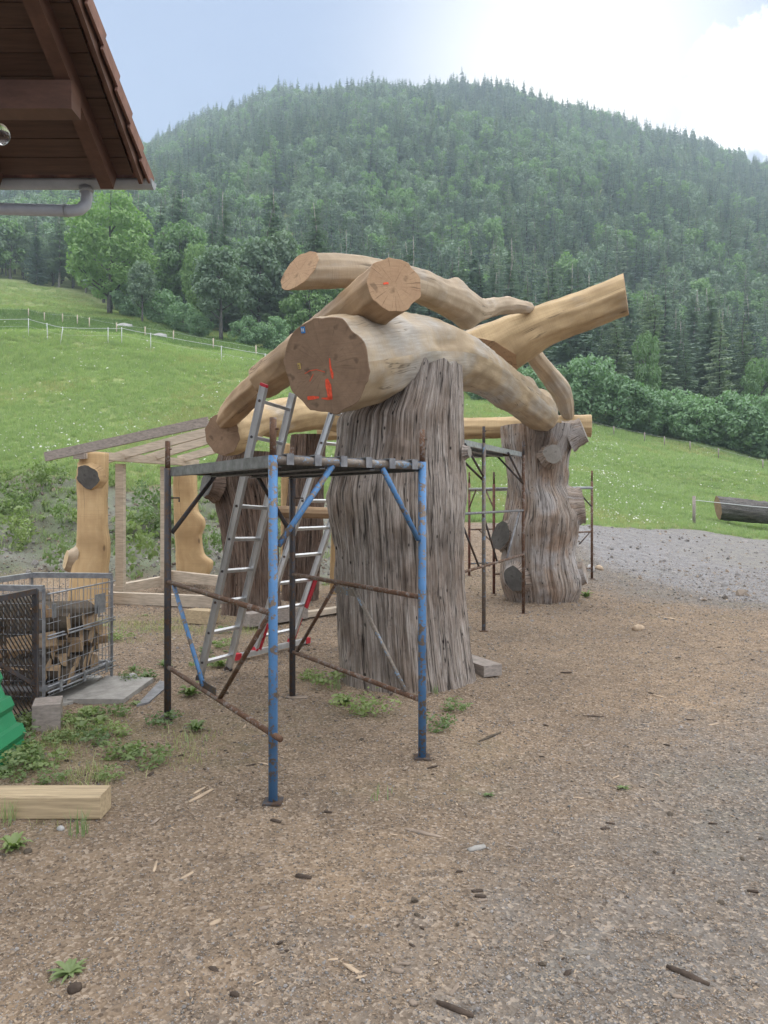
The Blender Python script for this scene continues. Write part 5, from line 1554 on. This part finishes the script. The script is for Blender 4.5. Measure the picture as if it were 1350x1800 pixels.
slab('concrete_slab', 'slab mostly hidden below the wire cage', [(60, 1252), (128, 1238), (180, 1192), (120, 1190)], .022, M['concrete'])
st_ = mk_mesh('stone', *(lambda m: ([v.co[:] for v in m.vertices], [tuple(p.vertices) for p in m.polygons]))(stones[1]), M['stone'])
o = put('stone', st_, None, gnd(232, 1198) + Vector((0, 0, .05))); o.scale = (.55, .5, .45); tag(o, 'small stone lying on the far edge of the pale slab', 'stone')

# ------------------------------------------------------------------ house eaves at the upper left
EX, EY, EZ, SL = -1.86, 5.8, 4.17, .5
house = thing('house', 'corner of a house roof with brown boarded eaves, tiles and zinc gutter at upper left', 'house', (-4.8, 3.0, 0))
def rf(x, t, dz=0): return Vector((x, EY - t, EZ + SL * t + dz))
sl = Vector((0, -1, SL)).normalized(); nu = Vector((0, SL, 1)).normalized()
W0 = -5.6
for k in range(30):                      # boards under the tiles
    t0 = .05 + k * .143
    c = rf((EX - .09 + W0) / 2, t0 + .07, -.055)
    MB().box(c, ((EX - .09 - W0) / 2, 0, 0), sl * .0765, nu * .010).part('soffit_board', M['roof_wood'], house)
for x in (EX - .27, EX - 1.15, EX - 2.05, EX - 2.95):   # rafters
    MB().beam(rf(x, .08, -.15), rf(x, 4.3, -.15), .10, .14).part('rafter', M['roof_beam'], house)
MB().beam(rf(EX - .03, .02, -.05), rf(EX - .03, 4.35, -.05), .028, .16).part('verge_board', M['roof_beam'], house)
pu = MB().beam(rf(W0, .85, -.315), rf(EX - .2, .85, -.315), .15, .19).part('purlin', M['roof_beam'], house)
MB().beam(rf(W0, 3.2, -.34), rf(EX - .2, 3.2, -.34), .15, .19).part('purlin', M['roof_beam'], house)
# tiles: one mesh shared by all
tv, tf = [], []
prof = [(-.15 + .3 * k / 8, .028 * math.sin(k / 8 * 2 * math.pi)) for k in range(9)]
for dz in (0, -.014):
    for e, lift in ((0, 0.022), (1, 0)):
        for x, h_ in prof: tv.append(Vector((x, 0, 0)) + sl * (.30 * e) + nu * (h_ + lift + dz))
for k in range(8):
    tf += [(k, k + 1, 9 + k + 1, 9 + k), (18 + k, 27 + k, 27 + k + 1, 18 + k + 1), (k, 18 + k, 18 + k + 1, k + 1), (9 + k, 9 + k + 1, 27 + k + 1, 27 + k)]
tf += [(0, 9, 27, 18), (8, 26, 35, 17)]
tile = mk_mesh('roof_tile', tv, tf, M['tile'], smooth=False)
ho = ORG['house']
for rI in range(17):
    for cI in range(12):
        x = EX - .13 - cI * .295
        p = rf(x, rI * .255 - .10, .005) - ho
        put('roof_tile', tile, house, p)
ev = MB()
for rI in range(17):                      # verge tiles with a turned-down edge
    c = rf(EX + .012, rI * .255 + .035, -.012)
    MB().box(c + sl * 0, (.009, 0, 0), sl * .142 - nu * .020, nu * .055).part('verge_tile', M['tile'], house)
# gutter: half round
gp = []
gn = 10
V, F = [], []
for e, x in enumerate((W0, EX + .03)):
    for rr_ in (.062, .058):
        for k in range(gn + 1):
            a = math.pi + math.pi * k / gn
            V.append((x, EY + .075 + rr_ * math.cos(a), EZ - .035 + rr_ * 1.0 * math.sin(a)))
n1 = gn + 1
for k in range(gn): F += [(k, k + 1, 2 * n1 + k + 1, 2 * n1 + k), (n1 + k, 3 * n1 + k, 3 * n1 + k + 1, n1 + k + 1)]
F += [(0, 2 * n1, 3 * n1, n1), (gn, n1 + gn, 3 * n1 + gn, 2 * n1 + gn)]
gut = part('gutter', V, F, M['gutter'], house, smooth=True)
cap = [(EX + .031, EY + .075, EZ - .035)] + [(EX + .031, EY + .075 + .064 * math.cos(math.pi + math.pi * k / gn), EZ - .035 + .064 * math.sin(math.pi + math.pi * k / gn)) for k in range(gn + 1)]
part('end_cap', cap + [(x - .004, y, z) for x, y, z in cap], [tuple(range(len(cap))), tuple(range(2 * len(cap) - 1, len(cap) - 1, -1))] + [(i, (i + 1) % len(cap), len(cap) + (i + 1) % len(cap), len(cap) + i) for i in range(len(cap))], M['galv'], gut)
bead = MB().tube((W0, EY + .139, EZ - .035), (EX + .03, EY + .139, EZ - .035), .008, 7).part('gutter_bead', M['gutter'], gut, True)
dx = wx(152, EY + .07)
dp = MB().path([(dx, EY + .07, EZ - .07), (dx + .005, EY + .06, EZ - .17), (dx + .0, EY + .05, EZ - .23), (dx - .04, EY + .04, EZ - .272), (dx - .10, EY + .03, EZ - .285), (dx - 1.4, EY - .1, EZ - .30), (W0 + .6, EY - .4, EZ - .36)], .045, 14).part('downpipe', M['pipe'], house, True)
MB().tube((dx, EY + .07, EZ - .085), (dx, EY + .07, EZ - .13), .058, 14, .05).part('outlet', M['gutter'], dp, True)
MB().tube((dx - .13, EY + .028, EZ - .286), (dx - .155, EY + .025, EZ - .287), .049, 14).part('pipe_collar', M['gutter'], dp, True)
MB().box((-5.1, 3.3, 2.2), (.12, 0, 0), (0, 2.0, 0), (0, 0, 2.25)).part('wall', M['concrete'], house)
# glass bulb hanging under the eaves
gm, nt, b = new_mat('clear_glass'); b.inputs['Transmission Weight'].default_value = 1; b.inputs['Roughness'].default_value = .03; b.inputs['IOR'].default_value = 1.35
bc = at(2, 236, 4.4)
bulb = thing('light_bulb', 'clear glass light bulb hanging under the eaves at the left picture edge', 'bulb', tuple(bc))
V, F = [], []
nb, mbb = 16, 12
for i in range(mbb + 1):
    a = math.pi * i / mbb
    rr_ = .052 * math.sin(a) * (1 if a > 1.2 else .9) + (.012 if i == 0 else 0)
    for k in range(nb): V.append((bc.x + rr_ * math.cos(2 * math.pi * k / nb), bc.y + rr_ * math.sin(2 * math.pi * k / nb), bc.z + .06 * math.cos(a)))
F = [(i * nb + k, (i + 1) * nb + k, (i + 1) * nb + (k + 1) % nb, i * nb + (k + 1) % nb) for i in range(mbb) for k in range(nb)]
part('globe', V, F, gm, bulb, smooth=True)
MB().tube(bc + Vector((-.03, 0, .05)), bc + Vector((-.06, 0, .12)), .02, 12).part('socket', M['steel_dark'], bulb, True)
MB().path([bc + Vector((-.06, 0, .12)), bc + Vector((-.09, .05, .25)), Vector((bc.x - .1, bc.y + .1, rf(0, EY - bc.y - .1, -.07).z))], .005, 6).part('cable', M['steel_dark'], bulb)

# ------------------------------------------------------------------ fences, far log, boulders
def fence(name, label, pts, ph, mat, r, ropes, group='pasture fences', lean=None):
    """posts at (X, depth) with tapes between"""
    P_ = []
    for X, d in pts:
        x = wx(X, d); P_.append(Vector((x, d, float(height(x, d)))))
    t = thing(name, label, 'fence', tuple(P_[0]), group)
    tops = []
    for k, p in enumerate(P_):
        ln = Vector(((lean or {}).get(k, 0), 0, 0))
        MB().tube(p - Vector((0, 0, .05)), p + ln + Vector((0, 0, ph)), r, 7).part('post', mat, t, True)
        tops.append((p, ln))
    for hz, rr_ in ropes:
        for (p, l0), (q_, l1) in zip(tops[:-1], tops[1:]):
            a = p + l0 * hz / ph + Vector((0, 0, hz)); b = q_ + l1 * hz / ph + Vector((0, 0, hz))
            MB().path([a, a.lerp(b, .5) - Vector((0, 0, .02)), b], rr_, 5).part('tape', M['white'], t)
    return t
fence('electric_fence', 'white electric tape fence running across the crest of the left meadow',
      [(-60, 42), (50, 42), (84, 41.6), (106, 41), (190, 41.5), (214, 41.8), (265, 41.4), (389, 42), (466, 43), (520, 44)], 1.0, M['white'], .019, ((.95, .012), (.55, .004)), lean={3: .14, 2: -.05})
fence('field_fence', 'row of short pale posts below the far left field',
      [(-40, 93), (50, 92), (78, 90), (110, 88), (136, 86), (157, 84), (205, 80), (255, 78), (305, 75), (375, 70), (450, 66)], 1.25, M['plank'], .06, ((1.1, .006),))
fence('field_fence', 'row of short pale posts in front of the hedge bushes at right',
      [(1040, 79), (1079, 78), (1133, 77), (1168, 76), (1213, 75), (1263, 73), (1341, 70), (1420, 66)], 1.0, M['plank_grey'], .06, ((.9, .006),))
fence('rope_fence', 'grey wooden post with a white rope beside the dark log at right',
      [(1220, 25.2), (1420, 25.0)], 1.0, M['plank_grey'], .055, ((.86, .012),))
X0 = Vector((wx(1262, 27.5), 27.5, 0)); X1 = Vector((wx(1430, 25.5), 25.5, 0))
for v in (X0, X1): v.z = float(height(v.x, v.y))
lt, _ = log('felled_trunk', 'dark barked felled trunk lying in the grass at the right edge',
    [(X0.x, X0.y, X0.z + .60, .43), (X0.x + .7, X0.y - .4, X0.z + .50, .42), (X0.x + 1.8, X0.y - 1.0, X0.z + .34, .43), (X1.x, X1.y, X1.z + .38, .45)],
    M['bark'], M['end_brown'], cut0=(-.9, .15, -.1), sides=13, seed=23, hew=.09, group='felled logs')
for X, d, s, lab in ((218, 88, 5.4, 'larger pale boulder at the foot of the ash tree'), (281, 84, 4.2, 'smaller pale boulder right of the larger one, below the trees')):
    x = wx(X, d); o = put('boulder', st_, None, (x, d, float(height(x, d)) + .25)); o.scale = (s * 2.2, s * 1.5, s * 1.6); tag(o, lab, 'boulder')
for X, Y, s in ((1035, 1012, .9), (1054, 1011, .8)):
    pass

# ------------------------------------------------------------------ small things on the ground
def ground_pt(X, Y):
    p = gnd(X, Y); p.z = float(height(p.x, p.y)); return p
def stick(name, label, X0_, Y0_, X1_, Y1_, w, h, mat, group=None, cat='stick', bend=0.0):
    a, b = ground_pt(X0_, Y0_), ground_pt(X1_, Y1_)
    rr = random.Random(int(X0_ * 7 + Y0_)); n = 7
    V, F = [], []
    d = (b - a).normalized(); sd = d.cross(Vector((0, 0, 1))).normalized()
    for k in range(7):
        t = k / 6
        c = a.lerp(b, t) + Vector((0, 0, h * .45)) + sd * bend * math.sin(t * math.pi)
        f_ = (.45 + .55 * math.sin(math.pi * (.12 + .76 * t)))
        for i in range(n):
            an = 2 * math.pi * i / n
            V.append(c + sd * math.cos(an) * w * f_ * rr.uniform(.8, 1.2) + Vector((0, 0, 1)) * math.sin(an) * h * f_ * rr.uniform(.75, 1.2))
    F = [(k * n + i, k * n + (i + 1) % n, (k + 1) * n + (i + 1) % n, (k + 1) * n + i) for k in range(6) for i in range(n)]
    F += [tuple(range(n - 1, -1, -1)), tuple(range(6 * n, 7 * n))]
    return solo(name, V, F, mat, label, cat, group, smooth=True)
K, CG, CP = M['dirt_lump'], M['chip_grey'], M['chip']
stick('stick', 'dark thick stick near the lower right corner', 1172, 1706, 1247, 1736, .012, .012, K)
stick('stick', 'dark stick at the bottom edge, right of centre', 768, 1768, 832, 1790, .011, .010, K)
stick('wood_sliver', 'pale split sliver right of the blue post foot, in mid foreground', 712, 1453, 776, 1466, .014, .008, CG)
stick('bark_lump', 'short black rounded bark lump below the near blue post', 520, 1541, 547, 1546, .012, .011, K, cat='bark')
stick('twig', 'reddish brown forked twig right of the blue right post', 842, 1302, 880, 1288, .009, .010, M['fire_bark'])
stick('bark_piece', 'small flat dark bark piece below the near blue post, near the pale sliver', 476, 1438, 494, 1441, .011, .008, K, cat='bark')
stick('wood_shaving', 'long pale curled shaving left of the near blue post', 332, 1413, 374, 1390, .014, .006, CP, cat='shaving')
stick('wood_shaving', 'shorter pale shaving just behind the long curled one', 340, 1398, 360, 1386, .010, .006, CP, cat='shaving')
stick('wood_shaving', 'pale flat shaving right of the blue left frame foot', 452, 1341, 472, 1344, .010, .004, CP, cat='shaving')
stick('bark_strip', 'brown bark strip under the back scaffold post', 503, 1226, 541, 1228, .045, .008, CG, cat='bark')
stick('stone', 'flat grey stone right of the pale sliver in the foreground', 823, 1494, 852, 1488, .02, .012, M['concrete'], cat='stone')
stick('stick', 'thin dark twig on the sand far right of the thick trunk', 1025, 1255, 1062, 1259, .007, .007, K)
stick('stick', 'dark twig lying on the sand right of the weathered grey timber', 985, 1180, 1005, 1181, .010, .009, K)
stick('wood_shaving', 'yellow shaving on the sand in front of the gravel track', 1160, 1084, 1192, 1090, .03, .012, CP, cat='shaving')
stick('wood_chip', 'pale chip pair in the sand at right, farther one', 1148, 1226, 1166, 1230, .014, .006, CP, cat='chip')
stick('wood_chip', 'pale chip in the sand near the right edge', 1244, 1277, 1262, 1274, .012, .006, CP, cat='chip')
stick('wood_chip', 'upright looking pale chip left of centre in the foreground', 270, 1528, 276, 1510, .007, .005, CP, cat='chip')
stick('wood_chip', 'small pale chip in the centre foreground', 368, 1626, 388, 1618, .012, .007, CP, cat='chip')
stick('clod', 'dark round clod beside the small weed at lower left', 120, 1738, 142, 1728, .02, .02, K, cat='clod')
stick('clod', 'brown clod at the left below the square timber', 42, 1498, 56, 1494, .016, .014, M['fire_bark'], cat='clod')
stick('wood_block', 'little square offcut on the sand right of the knobbly trunk', 1114, 1108, 1130, 1106, .05, .05, CP, cat='offcut')
stick('white_stone', 'white stone at the foot of the right scaffold post, nearer it', 1036, 1022, 1041, 1024, .06, .09, M['stone'], cat='stone')
stick('white_stone', 'yellowish white stone right of the right scaffold post', 1050, 1020, 1058, 1022, .06, .06, M['chip'], cat='stone')
stick('stone', 'pale round pebble in front of the square timber', 102, 1457, 111, 1460, .015, .014, M['stone'], cat='stone')
r_ = random.Random(77)
for k in range(34):                       # further bark bits that nothing tells apart
    X, Y = r_.uniform(380, 1330), 900 + 880 * r_.random() ** .9
    if Y < 1120 or (560 < X < 850 and Y < 1240): continue
    w_ = r_.uniform(8, 20) * (.6 + (Y - 900) / 1200)
    stick('bark_bit', 'small dark bit of bark lying loose on the bare ground', X, Y, X + w_, Y + r_.uniform(-4, 4), r_.uniform(.006, .012), r_.uniform(.005, .009), (K, CG, K)[k % 3], 'bits of bark on the ground', 'bark')
# weeds one can tell apart
WD = [weed_mesh(40 + k, 26 + 6 * k, .085 + .015 * k, .008 + .004 * (k % 3), .3 + .2 * k) for k in range(4)]
for k in (1, 3): WD[k] = mk_mesh('leafy_weed', *leaf_crown(.13 + .03 * k, .30 + .05 * k, 750 + k, 12, 150 + 40 * k, .022, .02, cr=(.16, .36)), M['weed'])
def weed(X, Y, k, s, lab, grp=None):
    p = ground_pt(X, Y); o = put('weed_plant', WD[k], None, p); o.scale = (s, s, s * (.62 if k in (1, 3) else 1)); o.rotation_euler = (0, 0, X * .37); tag(o, lab, 'weed', grp)
weed(122, 1702, 0, 1.0, 'small lone weed rosette in the lower left foreground')
weed(858, 1393, 0, .55, 'tiny weed in the sand right of the blue right post')
weed(640, 1250, 3, 1.15, 'spreading weed clump at the front foot of the thickest trunk')
weed(605, 1240, 2, .9, 'smaller weed left of the clump at the thickest trunk')
weed(575, 1208, 1, 1.1, 'tuft of weed at the left foot of the thickest trunk')
weed(545, 1195, 1, .8, 'weed behind the back scaffold post foot')
weed(770, 1282, 1, .9, 'weed just right of the blue right post')
weed(800, 1250, 1, .8, 'weed at the right front foot of the thickest trunk')
weed(25, 1492, 2, .8, 'broad-leaved weed at the left edge below the square timber')
weed(262, 1342, 1, 1.0, 'weed between the square timber and the left scaffold post')
weed(287, 1272, 1, .9, 'weed at the foot of the left scaffold post')
weed(345, 1283, 2, .9, 'weed right of the left scaffold post foot')
weed(335, 1225, 2, 1.1, 'bushy weed below the left ladder')
weed(158, 1260, 2, .95, 'weed in front of the pale concrete slab')
weed(200, 1262, 1, .9, 'weed right of the one in front of the pale slab')
weed(240, 1240, 0, .9, 'weed between the two slabs')
weed(1030, 1052, 2, 1.3, 'weed at the right foot of the knobbly trunk')
weed(1095, 1385, 0, .6, 'faint weed on the sand at right')
r_ = random.Random(9)
for k in range(26):
    X, Y = r_.uniform(-20, 250), r_.uniform(1272, 1382)
    if X + (Y - 1272) * .6 > 300: continue
    weed(X, Y, (1, 3, 2, 1)[r_.randrange(4)], r_.uniform(.5, .95), 'green weed in the patch between the green sheet and the square timber', 'weeds by the green sheet')
for k in range(14):
    X, Y = r_.uniform(200, 400), r_.uniform(1062, 1200)
    weed(X, Y, r_.randrange(4), r_.uniform(.6, 1.0), 'green weed on the sand between the wire cage and the ladder', 'weeds by the wire cage')
gt = [tuft(31, 26, .16, .06, .003, M['grass'])]
for X, Y, s, lab in ((138, 1468, .8, 'grass tuft in front of the square timber'), (10, 1450, .8, 'grass tuft at the left end of the square timber'), (590, 1215, .8, 'grass tuft touching the left foot of the thickest trunk'), (765, 1222, .5, 'grass tuft at the right front of the thickest trunk')):
    p = ground_pt(X, Y); o = put('grass_tuft', gt[0], None, p); o.scale = (s, s, s); tag(o, lab, 'grass')
# shrubs on the bank behind the shed frame
for k, (X, d, h) in enumerate(((240, 13.6, 1.2), (30, 14.6, 1.0), (105, 13.8, .9), (-40, 13.6, 1.1), (370, 14.2, .9), (225, 15.5, .8))):
    x = wx(X, d); o = put('bank_shrub', shm[k % 2], None, (x, d, float(height(x, d)) - .03)); o.scale = (h * .75, h * .75, h)
    tag(o, ('leafy shrub between the two studs of the shed frame', 'shrub on the bank at the left picture edge', 'shrub on the bank left of the carved post with the grey knot', 'shrub at the foot of the bank outside the wire cage',
            'shrub on the bank right of the wavy carved post', 'small shrub higher on the bank behind the shed frame')[k], 'shrub')

# ------------------------------------------------------------------ air
hz = MB().box((0, 400, 190), (1200, 0, 0), (0, 700, 0), (0, 0, 260))
hm = bpy.data.materials.new('haze'); hm.use_nodes = True
hn = hm.node_tree; hn.nodes.clear()
ho_ = hn.nodes.new('ShaderNodeOutputMaterial'); pv_ = hn.nodes.new('ShaderNodeVolumePrincipled')
pv_.inputs['Color'].default_value = (.72, .85, 1.0, 1)
pv_.inputs['Density'].default_value = HZ_DENS
pv_.inputs['Anisotropy'].default_value = .35
hn.links.new(pv_.outputs[0], ho_.inputs['Volume'])
if HZ_DENS > 0: put('haze', mk_mesh('haze', hz.V, hz.F, hm), kind='stuff')
